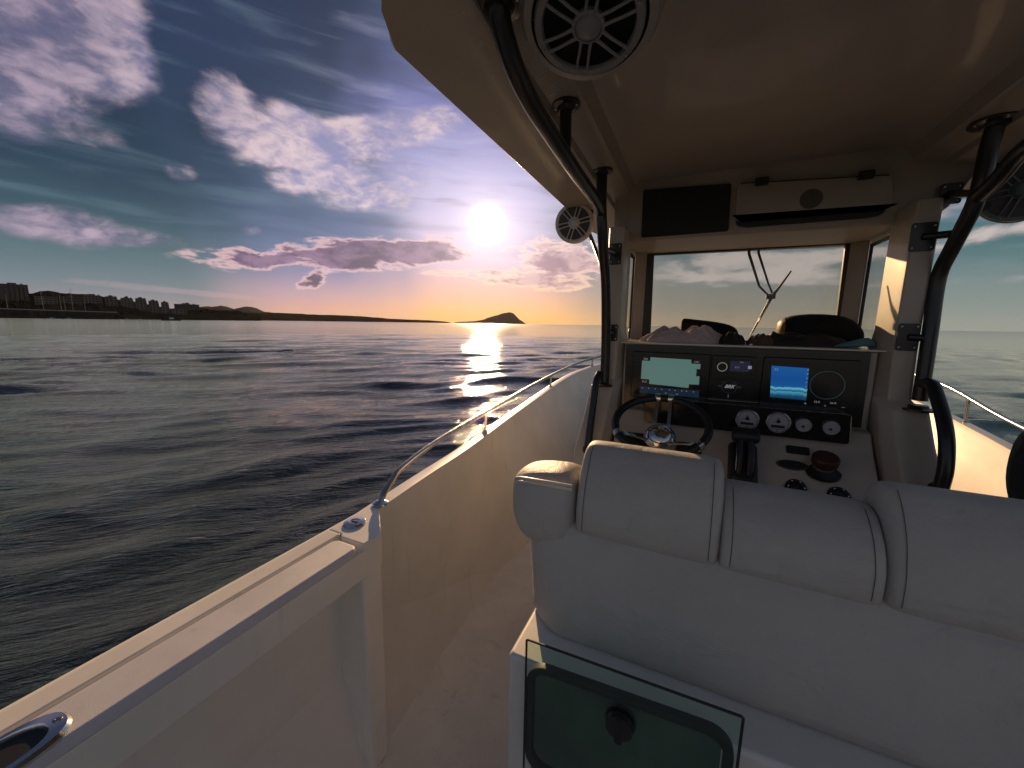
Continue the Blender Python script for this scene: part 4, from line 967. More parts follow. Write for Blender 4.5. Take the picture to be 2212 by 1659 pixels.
# seat squab ahead of the backrest
m_ = MB(); m_.loft([[(x, y, z) for x, y in rrect(-.36, .85, 1.12, 1.55, .05)] for z in (-.86, -.80)]+[[(x, y, -.775) for x, y in rrect(-.34, .83, 1.14, 1.53, .05)]]); obj('seat_cushion', m_, VINYL, sb, bevel=.02, seg=3)

# tinted hatch door with black gasket and turn latch on the back of the seat
hp = MB(); hp.prismy([(-.300, -1.42), (-.300, -.858), (.120, -.835), (.120, -1.42)], .7985, .8005); obj('locker_opening', hp, mat('locker_dark', srgb(88, 104, 92), .5, var=.45, vscale=5), sb)
def zt(x): return -.733+(x+.298)*.027
HP = quad_round([(-.300, -1.12), (-.298, -.733), (.141, -.721), (.141, -1.12)], .006)
m_ = MB(); m_.loft([[(x, .742, z) for x, z in HP], [(x, .748, z) for x, z in HP]]); hd_ = obj('hatch_door', m_, GREENG, sb)
m_ = MB(); m_.tube([(-.299, .745, -1.12), (-.299, .745, -.735), (-.296, .745, -.7325), (.138, .745, -.7205), (.141, .745, -.723), (.141, .745, -1.12)], .0028, 6, smooth=0); obj('door_edge', m_, RUB, hd_)
gs = rrect(-.300, .136, -1.10, -.800, .05, 7); gi = rrect(-.282, .118, -1.082, -.818, .036, 7)
gsk = MB(); n = len(gs); sh = lambda p: (p[0], p[1]+(p[0]+.28)*.055*(1 if p[1] > -.95 else 0))
gs = [sh(p) for p in gs]; gi = [sh(p) for p in gi]
vs = [(x, .750, z) for x, z in gs]+[(x, .750, z) for x, z in gi]+[(x, .770, z) for x, z in gs]+[(x, .770, z) for x, z in gi]
fs = []
for i in range(n):
    k = (i+1) % n; fs += [(i, k, n+k, n+i), (2*n+i, 3*n+i, 3*n+k, 2*n+k), (i, 2*n+i, 2*n+k, k), (n+i, n+k, 3*n+k, 3*n+i)]
gsk.add(vs, fs); obj('gasket', gsk, RUB, hd_, bevel=.003)
lt = MB(); lt.lathe([(.034, 0), (.034, .008), (.028, .014), (.0, .014)], (-.078, .750, -.848), (0, 1, 0), 28); lt.lathe([(.030, 0), (.028, .012), (0, .014)], (-.078, .742, -.848), (0, -1, 0), 28)
lto = obj('turn_latch', lt, mat('latch_plastic', (.02, .018, .016), .3), hd_)
m_ = MB(); m_.loft([[(-.078+a, .728, -.848+b) for a, b in rrect(-.008, .008, -.036, .024, .006)], [(-.078+a, .742, -.848+b) for a, b in rrect(-.010, .010, -.038, .026, .006)]]); obj('latch_handle', m_, BLKP, lto)

# ================================================================== LOOSE THINGS ON THE DASH
def blanket(name, cx, cy, rx, ry, h, m_, label, cat, seed=0, folds=6, lump=None, zb=-.081, n=120, k=60, rotz=0.0, power=.55, fold=.28, freq=1.0):
    r_ = random.Random(seed); ph = [(r_.uniform(0, 6.3), r_.uniform(.6, 1.4), r_.uniform(0, PI)) for _ in range(folds)]
    V = []; F_ = []
    for i in range(k+1):
        rho = i/k
        for j in range(n):
            a = 2*PI*j/n; edge = 1+.07*math.sin(3*a+ph[0][0])+.05*math.sin(7*a+ph[1][0])
            X = rho*math.cos(a)*edge; Y = rho*math.sin(a)*edge
            z = max(0, 1-rho**2.6)**power
            if lump: z *= lump(X, Y)
            fo = 0
            for p_, w_, d_ in ph:
                fo += .5*abs(math.sin(((X*math.cos(d_)*5+Y*math.sin(d_)*4)*w_+p_+.8*math.sin(3*Y+p_))*freq))-.25
            z = z*(1+fo*fold) + (fo*.05 if rho < .95 else 0)*(1-rho)
            x1 = X*rx; y1 = Y*ry
            V.append((cx+x1*math.cos(rotz)-y1*math.sin(rotz), cy+x1*math.sin(rotz)+y1*math.cos(rotz), zb+max(0.0006, z*h)))
    for i in range(k):
        for j in range(n): F_.append((i*n+j, i*n+(j+1) % n, (i+1)*n+(j+1) % n, (i+1)*n+j))
    F_ = F_[n:]; F_.append(tuple(range(n, 2*n))[::-1]) 
    F_.append(tuple((k*n+j) for j in range(n)))
    mb = MB(); mb.add(V, F_)
    return obj(name, mb, m_, None, label, cat, base=True, angle=80)
blanket('towel', -.055, 2.20, .215, .13, .068, TOWEL, 'crumpled pinkish grey towel at the port end of the dash shelf', 'towel', 3, 7, lambda X, Y: .72+.32*math.exp(-((X-.45)/.3)**2)+.18*math.exp(-((X+.35)/.3)**2)-.2*math.exp(-((X-.08)/.14)**2), fold=.34, freq=1.7)
# black zipped pouch behind the towel
def sack(name, pts, m_, label, cat, seg=16, mats2=None, sub=1):
    secs = []
    for x, yc_, zc, hy, hz in pts:
        secs.append([(x, yc_+hy*math.copysign(abs(math.cos(a))**.75, math.cos(a)), zc+hz*math.copysign(abs(math.sin(a))**.75, math.sin(a))) for a in [2*PI*i/seg for i in range(seg)]])
    mb = MB(); mb.loft(secs); return obj(name, mb, m_, None, label, cat, base=True, sub=sub)
zs = -.081
sack('pouch', [(-.070, 2.40, zs+.085, .01, .030), (-.062, 2.40, zs+.078, .03, .052), (-.02, 2.40, zs+.062, .045, .061), (.06, 2.40, zs+.058, .05, .058), (.15, 2.39, zs+.051, .05, .051), (.195, 2.38, zs+.042, .045, .042), (.215, 2.38, zs+.03, .03, .028)], BAG, 'small black zip pouch lying behind the towel', 'pouch')
blanket('beanie', .170, 2.13, .055, .05, .050, DKCLOTH, 'small dark knitted hat crumpled beside the towel', 'hat', 5, 5)
blanket('scarf', .285, 2.14, .060, .045, .042, BRCLOTH, 'small brown crumpled scarf between hat and black jacket', 'scarf', 8, 6)
bo = sack('duffel_bag', [(.375, 2.30, zs+.070, .03, .03), (.39, 2.30, zs+.075, .06, .052), (.42, 2.31, zs+.076, .08, .068), (.50, 2.32, zs+.078, .09, .075), (.60, 2.32, zs+.076, .09, .074), (.655, 2.31, zs+.066, .08, .064), (.69, 2.30, zs+.046, .06, .044), (.705, 2.30, zs+.03, .03, .026)], BAG, 'rounded black duffel bag with a painted golden sun patch near the starboard pillar', 'bag')
lp = MB(); secs = []
for x, hy, hz in ((.3735, .033, .033), (.384, .055, .048), (.394, .066, .057)):
    secs.append([(x, 2.305+hy*math.cos(a), zs+.076+hz*math.sin(a)) for a in [2*PI*i/20 for i in range(20)]])
lp.loft(secs); obj('sun_patch', lp, BAG_SUN, bo)  # cap over the bag's end, coloured as a patch of sun
blanket('jacket', .46, 2.17, .165, .075, .062, mat('jacket_nylon', (.012, .012, .014), .7, bump=.6, bscale=400, bdist=.001), 'crumpled black jacket lying in front of the duffel bag', 'jacket', 12, 7, lambda X, Y: .75+.5*math.exp(-((X+.8)/.12)**2))
mb = MB(); mb.loft([[(.545, y, zs+.001+z) for y, z in ((2.05, 0), (2.09, .012), (2.13, 0))], [(.60, y, zs+.001+z) for y, z in ((2.04, 0), (2.09, .040), (2.15, .004))], [(.64, y, zs+.001+z) for y, z in ((2.03, .0), (2.09, .060), (2.16, .012))], [(.668, y, zs+.001+z) for y, z in ((2.03, .0), (2.09, .070), (2.17, .016))], [(.690, y, zs+.001+z) for y, z in ((2.04, .0), (2.09, .016), (2.16, .006))]])
obj('cloth', mb, TEAL, None, 'folded teal cloth at the starboard end of the dash shelf', 'cloth', base=True, sub=2)
mb = MB(); mb.lathe([(.0, 0), (.0065, 0), (.0065, .006), (.004, .009), (0, .0095)], (.234, 2.012, zs), (0, 0, 1), 16); obj('bottle_cap', mb, PIPE, None, 'tiny white cap standing on the dash edge below the wiper', 'cap', base=True)
# dark red tin standing on the helm face
c_ = Vector(face_pt(.505, -.552)); ax_ = (Vector((0, -.35, .94))).normalized()
jar = empty('tin', tuple(c_), 'dark tin with a red brown lid standing by the sockets below the gauges', 'tin')
mb = MB(); mb.lathe([(.060, -.014), (.060, -.004), (.040, .006), (.034, .012), (.034, .022), (.0, .022)], tuple(c_), tuple(ax_), 36); obj('tin_base', mb, BLKP, jar)
mb = MB(); mb.lathe([(.034, .020), (.034, .026), (.042, .030), (.044, .036), (.044, .058), (.040, .064), (0, .066)], tuple(c_), tuple(ax_), 36); obj('lid', mb, REDB, jar)
mb = MB(); mb.lathe([(.0346, .013), (.0346, .020)], tuple(c_), tuple(ax_), 36); obj('label_band', mb, mat('grey_band', srgb(120, 112, 104), .5), jar)

# ================================================================== PERSON at the starboard side
def skin_body(name, joints, edges, m_, parent, sub=2, label=None):
    me = bpy.data.meshes.new(name); names = list(joints); P0 = Vector(joints[names[0]][0])+Vector((0, 0, H))
    me.from_pydata([tuple(Vector(joints[k][0])+Vector((0, 0, H))-P0) for k in names], [(names.index(a), names.index(b)) for a, b in edges], [])
    me.materials.append(m_)
    o_ = bpy.data.objects.new(name, me); link(o_, parent, P0)
    o_.modifiers.new('skin', 'SKIN'); sv = me.skin_vertices[0].data
    for i, k in enumerate(names):
        rr = joints[k][1]; sv[i].radius = rr if isinstance(rr, tuple) else (rr, rr)
        sv[i].use_root = (i == 0)
    md = o_.modifiers.new('sub', 'SUBSURF'); md.levels = sub; md.render_levels = sub
    for p_ in me.polygons: p_.use_smooth = True
    return o_
px, py = 1.078, 1.60
pe = empty('person', (px, py, -1.70), 'person in a dark fleece with brown hair at the right edge', 'person')
J = {
 'pelvis': ((px, py, -.80), (.150, .105)), 'waist': ((px+.02, py, -.62), (.120, .095)), 'chest': ((px, py-.005, -.44), (.155, .11)), 'neckb': ((px, py, -.275), (.09, .07)), 'neck': ((px-.035, py+.01, -.19), .052), 
 'lsh': ((px-.172, py, -.300), .078), 'lel': ((px-.085, py+.07, -.58), .048), 'lwr': ((px-.03, py+.20, -.70), .036),
 'rsh': ((px+.165, py, -.315), .072), 'rel': ((px+.205, py-.01, -.60), .048), 'rwr': ((px+.16, py+.17, -.74), .036),
}
E_ = [('pelvis', 'waist'), ('waist', 'chest'), ('chest', 'neckb'), ('neckb', 'neck'), ('chest', 'lsh'), ('lsh', 'lel'), ('lel', 'lwr'), ('chest', 'rsh'), ('rsh', 'rel'), ('rel', 'rwr')]
skin_body('jacket', J, E_, JACKET, pe)
JL = {'pelvis': ((px, py, -.83), (.150, .11)), 'lh': ((px-.085, py, -.90), .090), 'lk': ((px-.095, py+.02, -1.27), .062), 'la': ((px-.10, py, -1.63), .045), 'lt': ((px-.10, py+.12, -1.665), .033),
      'rh': ((px+.085, py, -.90), .090), 'rk': ((px+.095, py+.02, -1.27), .062), 'ra': ((px+.10, py, -1.63), .045), 'rt': ((px+.10, py+.12, -1.665), .033)}
skin_body('trousers', JL, [('pelvis', 'lh'), ('lh', 'lk'), ('lk', 'la'), ('la', 'lt'), ('pelvis', 'rh'), ('rh', 'rk'), ('rk', 'ra'), ('ra', 'rt')], TROUS, pe)
hdm = MB(); hc = Vector((px-.085, py+.02, -.045))
secs = []
for t in np.linspace(-1, 1, 15):
    s_ = math.sqrt(max(0, 1-t*t)); w_ = .074*(s_**.8)*(1-.12*max(0, -t)); d__ = .096*(s_**.8); z = .115*t
    secs.append([(hc.x+w_*math.cos(a), hc.y+d__*math.sin(a)+(.012 if t < 0 else 0), hc.z+z) for a in [2*PI*i/20 for i in range(20)]])
hdm.loft(secs)
hdm.tube([(hc.x, hc.y+.094, hc.z+.015), (hc.x, hc.y+.112, hc.z-.018), (hc.x, hc.y+.094, hc.z-.026)], [.007, .013, .009], 10)
hdm.tube([(hc.x-.024, hc.y+.092, hc.z-.056), (hc.x, hc.y+.100, hc.z-.054), (hc.x+.024, hc.y+.092, hc.z-.056)], [.004, .007, .004], 8)
for s_ in (-1, 1):
    hdm.tube([(hc.x+s_*.074, hc.y, hc.z+.022), (hc.x+s_*.082, hc.y-.008, hc.z), (hc.x+s_*.074, hc.y, hc.z-.028)], [.006, .012, .006], 8)
    hdm.lathe([(0, -.010), (.012, -.006), (.013, 0), (.009, .006), (0, .008)], (hc.x+s_*.030, hc.y+.084, hc.z+.012), (0, 1, 0), 12)
hd2 = obj('head', hdm, SKIN, pe, sub=1)
hm = MB(); secs = []
for z, w_, d__, yo in ((.135, .02, .02, 0), (.125, .06, .07, 0), (.09, .084, .10, -.008), (.04, .092, .110, -.016), (-.02, .097, .108, -.030), (-.09, .112, .100, -.042), (-.15, .128, .090, -.052), (-.20, .128, .070, -.062), (-.245, .09, .045, -.075), (-.275, .04, .02, -.08)):
    secs.append([(hc.x+w_*math.cos(a)*(1+.03*math.sin(7*a)), hc.y+yo+min(d__*math.sin(a), .055 if z < .07 else 1), hc.z+z) for a in [2*PI*i/28 for i in range(28)]])
hm.loft(secs); obj('hair', hm, HAIR, pe, sub=1)

# ================================================================== THE COAST
def pos(a, dist, e=None, z=None):
    a_ = math.radians(a); return (dist*math.sin(a_), dist*math.cos(a_), dist*math.tan(math.radians(e)) if z is None else z)
ROCK = mat('dry_hillside', srgb(46, 43, 40), .95, var=.45, vscale=.012, bump=1.0, bscale=.05, bdist=6, spec=0.0)
ROCKD = mat('scrub_slope', srgb(24, 25, 24), .95, var=.5, vscale=.02, bump=1.0, bscale=.06, bdist=5, spec=0.0)
def ridge(name, prof, m_, d_shore, d_ridge, label, rows=9, rough=.10, shore_e=0.0, step=.12, kind='structure'):
    """terrain strip: prof = (azimuth, ridge elevation angle); distances as functions of azimuth"""
    A = np.arange(prof[0][0], prof[-1][0]+1e-6, step); E0 = np.interp(A, [p[0] for p in prof], [p[1] for p in prof])
    mb = MB(); V = []; r_ = np.random.default_rng(abs(hash(label)) % 1000 if False else len(label))
    n1 = np.interp(A, np.linspace(A[0], A[-1], max(3, int(len(A)/4))), r_.normal(0, 1, max(3, int(len(A)/4))))
    n2 = r_.normal(0, 1, len(A))
    for i, a in enumerate(A):
        ds, dr_ = d_shore(a), d_ridge(a); zr = dr_*math.tan(math.radians(max(0.02, E0[i])))*(1+.02*n1[i]+.008*n2[i])+0
        for k in range(rows):
            t = k/(rows-1); dd = ds+(dr_-ds)*t; s_ = t**.85
            h = -H-1.5 if k == 0 else -H+(zr+H)*(s_*(1+(rough*n1[(i*3+k*17) % len(A)]*.5 if 0 < k < rows-1 else 0)))
            if k and k < rows-1: h = min(h, dd*math.tan(math.radians(max(.02, E0[i])))*.97)
            V.append(pos(a, dd, z=h))
        V.append(pos(a, dr_*1.25, z=-H-2))
    R1 = rows+1; F_ = [(i*R1+k, i*R1+k+1, (i+1)*R1+k+1, (i+1)*R1+k) for i in range(len(A)-1) for k in range(rows)]
    mb.add(V, F_); return obj(name, mb, m_, None, label, None, kind=kind, angle=180)
ridge('coast_hill', [(-112, 2.6), (-100, 3.2), (-90, 2.7), (-82, 2.3), (-77.4, 2.0), (-75.8, 2.05), (-74.8, 2.45), (-74.1, 2.2), (-73.4, 2.3), (-72, 2.2), (-70.4, 1.9), (-68, 1.45), (-66.5, 1.05), (-64.5, 1.20), (-63.2, 1.18), (-62, 1.05), (-60.4, 1.05), (-59.2, .75), (-57.8, .62)], ROCKD,
      lambda a: 760+max(0, a+70)*20, lambda a: 1150+max(0, a+70)*45, 'dark scrubby hillside rising behind the marina on the left')
ridge('low_headland', [(-62, .75), (-60, .85), (-58.3, .86), (-56, .92), (-52.6, .80), (-49, .76), (-45.6, .68), (-42.9, .46), (-39.3, .35), (-37.4, .32), (-34.9, .18), (-34.0, .02)], mat('headland_rock', srgb(36, 33, 31), .95, spec=0.0, var=.4, vscale=.006, bump=1, bscale=.02, bdist=10),
      lambda a: 1500+max(0, a+62)*60, lambda a: 2000+max(0, a+62)*90, 'long low dark headland running out to the right', step=.15)
ridge('distant_hills', [(-65.5, .9), (-63.6, 1.42), (-62.5, 1.41), (-61.75, 1.58), (-61.2, 1.47), (-60.55, 1.22), (-60.0, 1.38), (-59.3, 1.60), (-58.9, 1.60), (-58.2, 1.38), (-57.5, 1.0), (-55.5, .9), (-53, .7), (-52, .3)], mat('far_hill', srgb(58, 54, 54), .95, spec=0.0, var=.2, vscale=.003),
      lambda a: 3600, lambda a: 4600, 'two rounded volcanic hills far behind the headland', step=.15)
ridge('island_mountain', [(-33.5, .10), (-31.6, .22), (-30.8, .28), (-29.8, .42), (-29.2, .55), (-28.7, .80), (-28.1, 1.0), (-27.4, 1.2), (-26.8, 1.38), (-26.2, 1.55), (-25.7, 1.66), (-25.3, 1.60), (-24.9, 1.46), (-24.6, 1.2), (-24.35, .92), (-24.0, .60), (-23.6, .38), (-23.2, .10), (-23.0, .02)], mat('island_rock', srgb(62, 50, 42), .95, spec=0.0, var=.3, vscale=.004, bump=1, bscale=.01, bdist=14),
      lambda a: 6300, lambda a: 7200, 'lone whale-backed mountain on the horizon under the sun', step=.1)

# breakwater with a pale parapet
def strip(name, a0, a1, dist, z0f, z1f, th, m_, n=20, **kw):
    mb = MB(); secs = []
    for k in range(n+1):
        a = a0+(a1-a0)*k/n; z0, z1 = z0f(a), z1f(a); secs.append([pos(a, dist, z=z0), pos(a, dist+th, z=z0), pos(a, dist+th, z=z1), pos(a, dist, z=z1)])
    mb.loft(secs); return obj(name, mb, m_, kw.pop('parent', None), **kw)
tan = lambda e, d_: d_*math.tan(math.radians(e))
bw = MB(); nbw = 60; secs = []
for k in range(nbw+1):
    a = -92+(21.7)*k/nbw; h1 = tan(.60-.1*max(0, (a+78)/8), 690)
    j = random.uniform
    secs.append([pos(a, 655+j(-3, 3), z=-H-1), pos(a, 668+j(-2, 2), z=-H+2.0+j(-.6, .6)), pos(a, 680+j(-2, 2), z=h1-1.2+j(-.5, .5)), pos(a, 690, z=h1), pos(a, 702, z=h1), pos(a, 715, z=-H-1)])
bw.loft(secs); bwo = obj('breakwater', bw, mat('breakwater_rock', srgb(46, 44, 42), .95, spec=0.0, var=.5, vscale=.2, bump=1, bscale=.4, bdist=1), None, 'dark rock breakwater with a pale parapet wall, in front of the masts', 'breakwater', base=True, flat=True)
strip('parapet', -92, -70.4, 690.5, lambda a: tan(.60-.1*max(0, (a+78)/8), 690)-.2, lambda a: tan(.645-.1*max(0, (a+78)/8), 690)+.3, 1.2, mat('pale_concrete', srgb(172, 166, 158), .9), parent=bwo)

# buildings on the hill
BW = [mat('building_wall_a', srgb(92, 96, 96), .9, spec=0.0, var=.2, vscale=.05), mat('building_wall_b', srgb(52, 52, 52), .9, spec=0.0, var=.25, vscale=.05), mat('building_wall_c', srgb(102, 100, 98), .9, spec=0.0, var=.2, vscale=.05)]
BGL = mat('building_glass', (.02, .022, .025), .2)
BSL = mat('balcony_slab', srgb(112, 112, 108), .8, spec=0.05)
BRF = mat('roof_felt', srgb(72, 70, 66), .9, spec=0.0)
def building(a0, a1, e0, e1, dist, depth, wm, steps, label, pent=True, tower=0):
    """stepped apartment block facing the water; elevation angles of foot and parapet"""
    a = (a0+a1)/2; w = math.radians(a1-a0)*dist; z0 = tan(e0, dist)-3; z1 = tan(e1, dist)
    a_ = math.radians(a); out = Vector((math.sin(a_), math.cos(a_), 0)); rt = Vector((math.cos(a_), -math.sin(a_), 0))
    base = out*dist+Vector((0, 0, z0))
    root = empty('apartment_block', tuple(base), label, 'building', 'apartment blocks on the coast hill')
    def P(x, y, z): return tuple(out*(dist+y)+rt*x+Vector((0, 0, z)))
    def bx(mb, x0, x1, y0, y1, za, zb): mb.add([P(x0, y0, za), P(x1, y0, za), P(x1, y1, za), P(x0, y1, za), P(x0, y0, zb), P(x1, y0, zb), P(x1, y1, zb), P(x0, y1, zb)], [(0, 3, 2, 1), (4, 5, 6, 7), (0, 1, 5, 4), (1, 2, 6, 5), (2, 3, 7, 6), (3, 0, 4, 7)])
    nf = max(2, int((z1-z0-1)/3.1)); fh = (z1-z0)/nf; wall = MB(); win = MB(); slab = MB()
    for k in range(nf):
        y0 = depth*.5*k/nf if steps else 0; x0 = -w/2+(w*.06*k/nf if steps else 0); x1 = w/2-(w*.10*(k/nf)**2 if steps else 0)
        bx(wall, x0, x1, y0, depth, z0+k*fh, z0+(k+1)*fh)
        nw = max(2, int(w/4.2))
        for j in range(nw):
            xa = x0+(x1-x0)*(j+.22)/nw; xb = x0+(x1-x0)*(j+.78)/nw
            bx(win, xa, xb, y0-.12, y0+.2, z0+k*fh+.25, z0+k*fh+fh*.78)
        bx(slab, x0, x1, y0-1.3, y0-.13, z0+(k+1)*fh-.35, z0+(k+1)*fh-.05)
    obj('wall', wall, wm, root, flat=True); obj('window_row', win, BGL, root, flat=True, kind='stuff'); obj('balcony_row', slab, BSL, root, flat=True, kind='stuff')
    y0 = depth*.5*(nf-1)/nf if steps else 0
    rf = MB(); bx(rf, -w/2+(w*.06 if steps else -.4), w/2-(w*.10 if steps else -.4), y0-.4, depth, z1, z1+.6)
    if pent: bx(rf, -w*.2, w*.12, y0+2, depth-1, z1+.6, z1+2.6); bx(rf, w*.25, w*.33, y0+2, y0+5, z1+.6, z1+2.0)
    obj('roof', rf, BRF, root, flat=True)
    if tower:
        tw_ = MB(); bx(tw_, -w*.05, w*.08, y0+3, y0+6, z1+.6, z1+tower); obj('stair_tower', tw_, wm, root, flat=True)
building(-84.5, -81.0, 1.2, 2.5, 950, 22, BW[1], False, 'square block at the very edge of the left shore')
building(-80.6, -77.9, 1.0, 2.7, 960, 22, BW[0], True, 'pale stepped block beside the big flat roofed hotel')
building(-77.6, -75.95, 1.1, 2.80, 980, 26, BW[1], False, 'big dark flat roofed hotel at the left end of the shore')
building(-75.7, -74.3, .95, 1.85, 900, 16, BW[2], False, 'low block right of the dark flat roofed hotel', pent=False)
building(-74.1, -72.7, .9, 1.9, 920, 18, BW[1], False, 'low block behind the tallest mast')
building(-72.6, -71.3, 1.0, 2.15, 940, 20, BW[0], True, 'grey stepped block right of the tallest mast')
building(-71.2, -70.2, .95, 2.10, 950, 20, BW[2], True, 'narrow grey block at the left end of the terraced row')
building(-70.1, -69.05, .85, 2.02, 940, 24, BW[0], True, 'terraced block second from the left in the row', tower=4)
building(-69.0, -68.05, .8, 2.04, 940, 24, BW[2], True, 'terraced block in the middle of the row above the breakwater end')
building(-68.0, -67.1, .75, 1.84, 930, 24, BW[0], True, 'terraced block second from the right in the row')
building(-67.0, -66.3, .7, 1.72, 930, 22, BW[2], True, 'pale terraced block at the right end of the row')
building(-66.2, -64.9, .65, 1.02, 900, 14, BW[2], False, 'long low pale building by the water under the terraced row', pent=False)
building(-65.9, -63.75, 1.05, 1.58, 1150, 20, BW[1], False, 'long flat roofed block with three roof humps right of the terraced row', tower=4)
building(-59.4, -58.3, .5, .74, 1650, 20, BW[1], False, 'tiny low building under the rounded far hill', pent=False)

# dark trees and scrub between the houses
tr = MB(); rt_ = random.Random(4)
OCT = [(1, 0, 0), (-1, 0, 0), (0, 1, 0), (0, -1, 0), (0, 0, 1), (0, 0, -.6), (.6, .6, .5), (-.6, .6, .5), (.6, -.6, .5), (-.6, -.6, .5)]
OF = [(4, 6, 0), (4, 2, 6), (6, 2, 0), (4, 7, 2), (4, 1, 7), (7, 1, 2), (4, 9, 1), (4, 3, 9), (9, 3, 1), (4, 8, 3), (4, 0, 8), (8, 0, 3), (5, 0, 2), (5, 2, 1), (5, 1, 3), (5, 3, 0)]
for i in range(900):
    a = rt_.uniform(-83, -59.5); tt = rt_.random(); dd = 800+tt*130+max(0, a+70)*38
    ecap = float(np.interp(a, [-84, -77, -74, -70, -67, -64, -60], [1.6, 1.3, 1.1, .9, .8, 1.0, .9])); e_ = .25+(ecap-.25)*tt
    x, y, z = pos(a, dd, e_); s0 = rt_.uniform(1.6, 4.2)
    tr.add([(x+v[0]*s0*rt_.uniform(.7, 1.3), y+v[1]*s0*rt_.uniform(.7, 1.3), z+v[2]*s0*rt_.uniform(.6, 1.2)) for v in OCT], OF)
obj('shore_trees', tr, mat('dark_foliage', (.012, .015, .011), .95, spec=0.0), None, 'dark trees and scrub massed between the houses and the water', None, kind='stuff', flat=True)

# yachts behind the breakwater, seen by their masts
MAST = mat('mast_alloy', srgb(150, 146, 140), .4, metal=.3)
def yacht(a, e_top, label, L=13, dist=715):
    b0 = Vector(pos(a, dist+12, z=-H)); root = empty('sailing_yacht', tuple(b0), label, 'sailing yacht', 'yachts moored behind the breakwater')
    a_ = math.radians(a); out = Vector((math.sin(a_), math.cos(a_), 0)); rt = Vector((math.cos(a_), -math.sin(a_), 0))
    hm_ = MB(); secs = []
    for t in (0, .08, .3, .6, .85, 1.0):
        hw = 1.9*math.sin(PI*min(1, .22+t*.78))**.6*(1 if t < .99 else .1); c_ = b0+rt*(t-.5)*L
        secs.append([tuple(c_+out*-hw*.5+Vector((0, 0, -.4))), tuple(c_+out*hw*.5+Vector((0, 0, -.4))), tuple(c_+out*hw+Vector((0, 0, 1.3+.3*t))), tuple(c_-out*hw+Vector((0, 0, 1.3+.3*t)))])
    hm_.loft(secs); obj('hull', hm_, HULLW, root)
    ht_ = tan(e_top, dist+12); mm = MB(); mm.tube([tuple(b0+Vector((0, 0, 1.2))), tuple(b0+Vector((0, 0, ht_+H)))], [.26, .14], 8, smooth=0)
    for fr_ in (.45, .72): mm.tube([tuple(b0+rt*-.9+Vector((0, 0, ht_*fr_+H))), tuple(b0+rt*.9+Vector((0, 0, ht_*fr_+H)))], .09, 6, smooth=0)
    obj('mast', mm, MAST, root)
    mm = MB(); mm.tube([tuple(b0+Vector((0, 0, 3.4))), tuple(b0+rt*-4.8+Vector((0, 0, 3.3)))], .22, 8, smooth=0); obj('boom', mm, MAST, root)
for a, e, lb in ((-77.3, 1.9, 'short masted yacht at the far left of the breakwater'), (-75.25, 2.45, 'yacht with a tall mast in front of the dark hotel'), (-74.15, 2.05, 'yacht with the short mast left of the thin masted one'), (-73.9, 1.9, 'thin masted yacht just left of the tallest mast'), (-73.4, 2.75, 'yacht with the tallest mast behind the breakwater'), (-72.6, 2.0, 'yacht with the rightmost mast behind the breakwater')): yacht(a, e, lb)

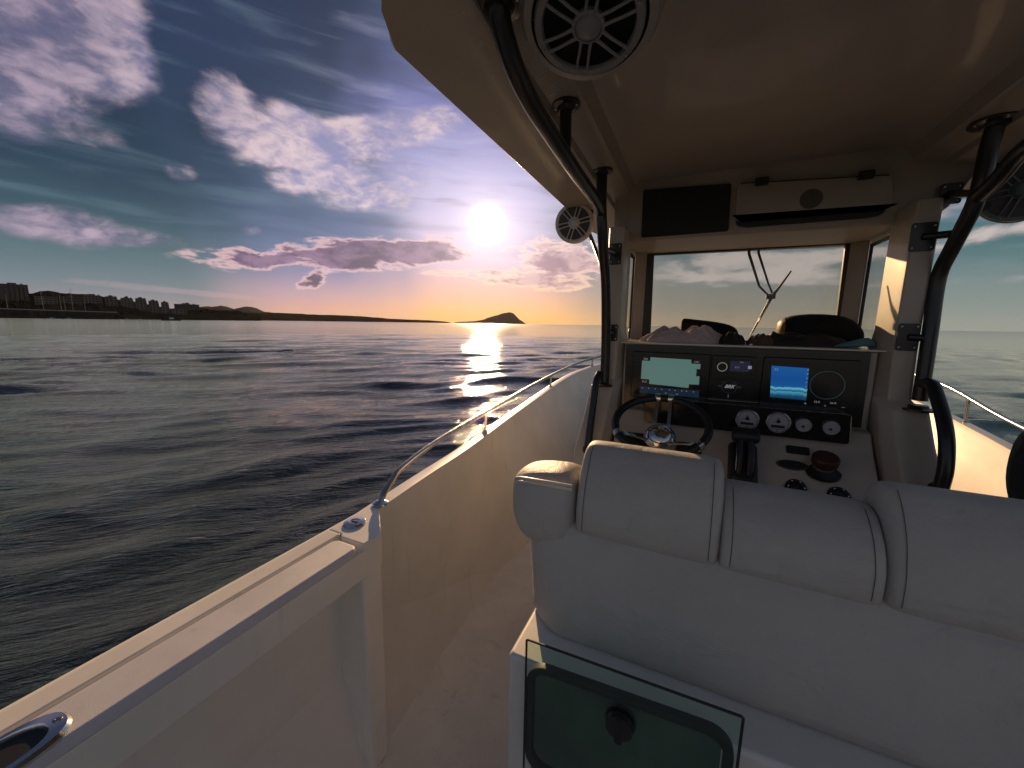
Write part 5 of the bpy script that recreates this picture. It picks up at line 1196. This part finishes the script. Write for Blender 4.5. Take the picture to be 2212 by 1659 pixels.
# workboat lying off the shore
def workboat(a, dist, L, label, dark=True, cat='fishing boat'):
    b0 = Vector(pos(a, dist, z=-H)); a_ = math.radians(a); out = Vector((math.sin(a_), math.cos(a_), 0)); rt = Vector((math.cos(a_), -math.sin(a_), 0))
    root = empty('fishing_boat' if dark else 'small_boat', tuple(b0), label, cat, None if dark else 'small white boats off the breakwater')
    hm_ = MB(); secs = []
    for t in (0, .1, .35, .6, .85, 1.0):
        hw = L*.14*(math.sin(PI*(.25+t*.72)))**.6; z1 = L*(.075+.06*t*t+.02*(1-t)); c_ = b0+rt*(t-.5)*L
        secs.append([tuple(c_-out*hw*.6+Vector((0, 0, -.3))), tuple(c_+out*hw*.6+Vector((0, 0, -.3))), tuple(c_+out*hw+Vector((0, 0, z1))), tuple(c_-out*hw+Vector((0, 0, z1)))])
    hm_.loft(secs); obj('hull', hm_, mat('dark_hull', (.02, .022, .022), .4) if dark else HULLW, root)
    def bx(nm, t0, t1, z0, z1, m_, w=.08):
        mb = MB(); 
        for_pts = [tuple(b0+rt*(tt-.5)*L+out*s_*L*w+Vector((0, 0, z))) for z in (z0*L, z1*L) for tt, s_ in ((t0, -1), (t1, -1), (t1, 1), (t0, 1))]
        mb.add(for_pts, [(0, 3, 2, 1), (4, 5, 6, 7), (0, 1, 5, 4), (1, 2, 6, 5), (2, 3, 7, 6), (3, 0, 4, 7)]); obj(nm, mb, m_, root, bevel=.02*L/10)
    bx('cabin', .42, .66, .08, .20, HULLW); bx('wheelhouse_roof', .40, .60, .20, .215, HULLW if not dark else BLKP)
    if dark: 
        bx('aft_shelter', .18, .40, .08, .15, BLKP); mb = MB(); mb.tube([tuple(b0+rt*L*.03+Vector((0, 0, .2*L))), tuple(b0+rt*L*.03+Vector((0, 0, .30*L)))], .06, 6, smooth=0); obj('mast', mb, MAST, root)
workboat(-66.3, 520, 15, 'dark fishing boat with a white cabin lying off the hillside')
workboat(-74.9, 600, 5.5, 'leftmost small white boat in front of the breakwater', False, 'small boat')
workboat(-73.8, 610, 5.0, 'small white boat right of the leftmost one by the breakwater', False, 'small boat')
workboat(-69.8, 620, 5.5, 'small white boat off the right end of the breakwater', False, 'small boat')
workboat(-68.8, 640, 5.0, 'small white boat between the breakwater end and the fishing boat', False, 'small boat')

# ================================================================== AIR
hz = MB(); hz.box(-13500, 13500, -13500, 13500, -H-1.0, 262)
HZ = bpy.data.materials.new('sea_haze'); HZ.use_nodes = True; ht_ = NT(HZ.node_tree); HZ.node_tree.nodes.clear()
pv = ht_.node('ShaderNodeVolumePrincipled', {'Color': (0.90, 0.88, 0.88, 1), 'Density': 0.000012, 'Anisotropy': 0.2})
ho_ = ht_.node('ShaderNodeOutputMaterial'); ht_.l.new(pv.outputs[0], ho_.inputs['Volume'])
obj('haze', hz, HZ, None, 'thin pale sea haze over the water', None, kind='stuff', flat=True)
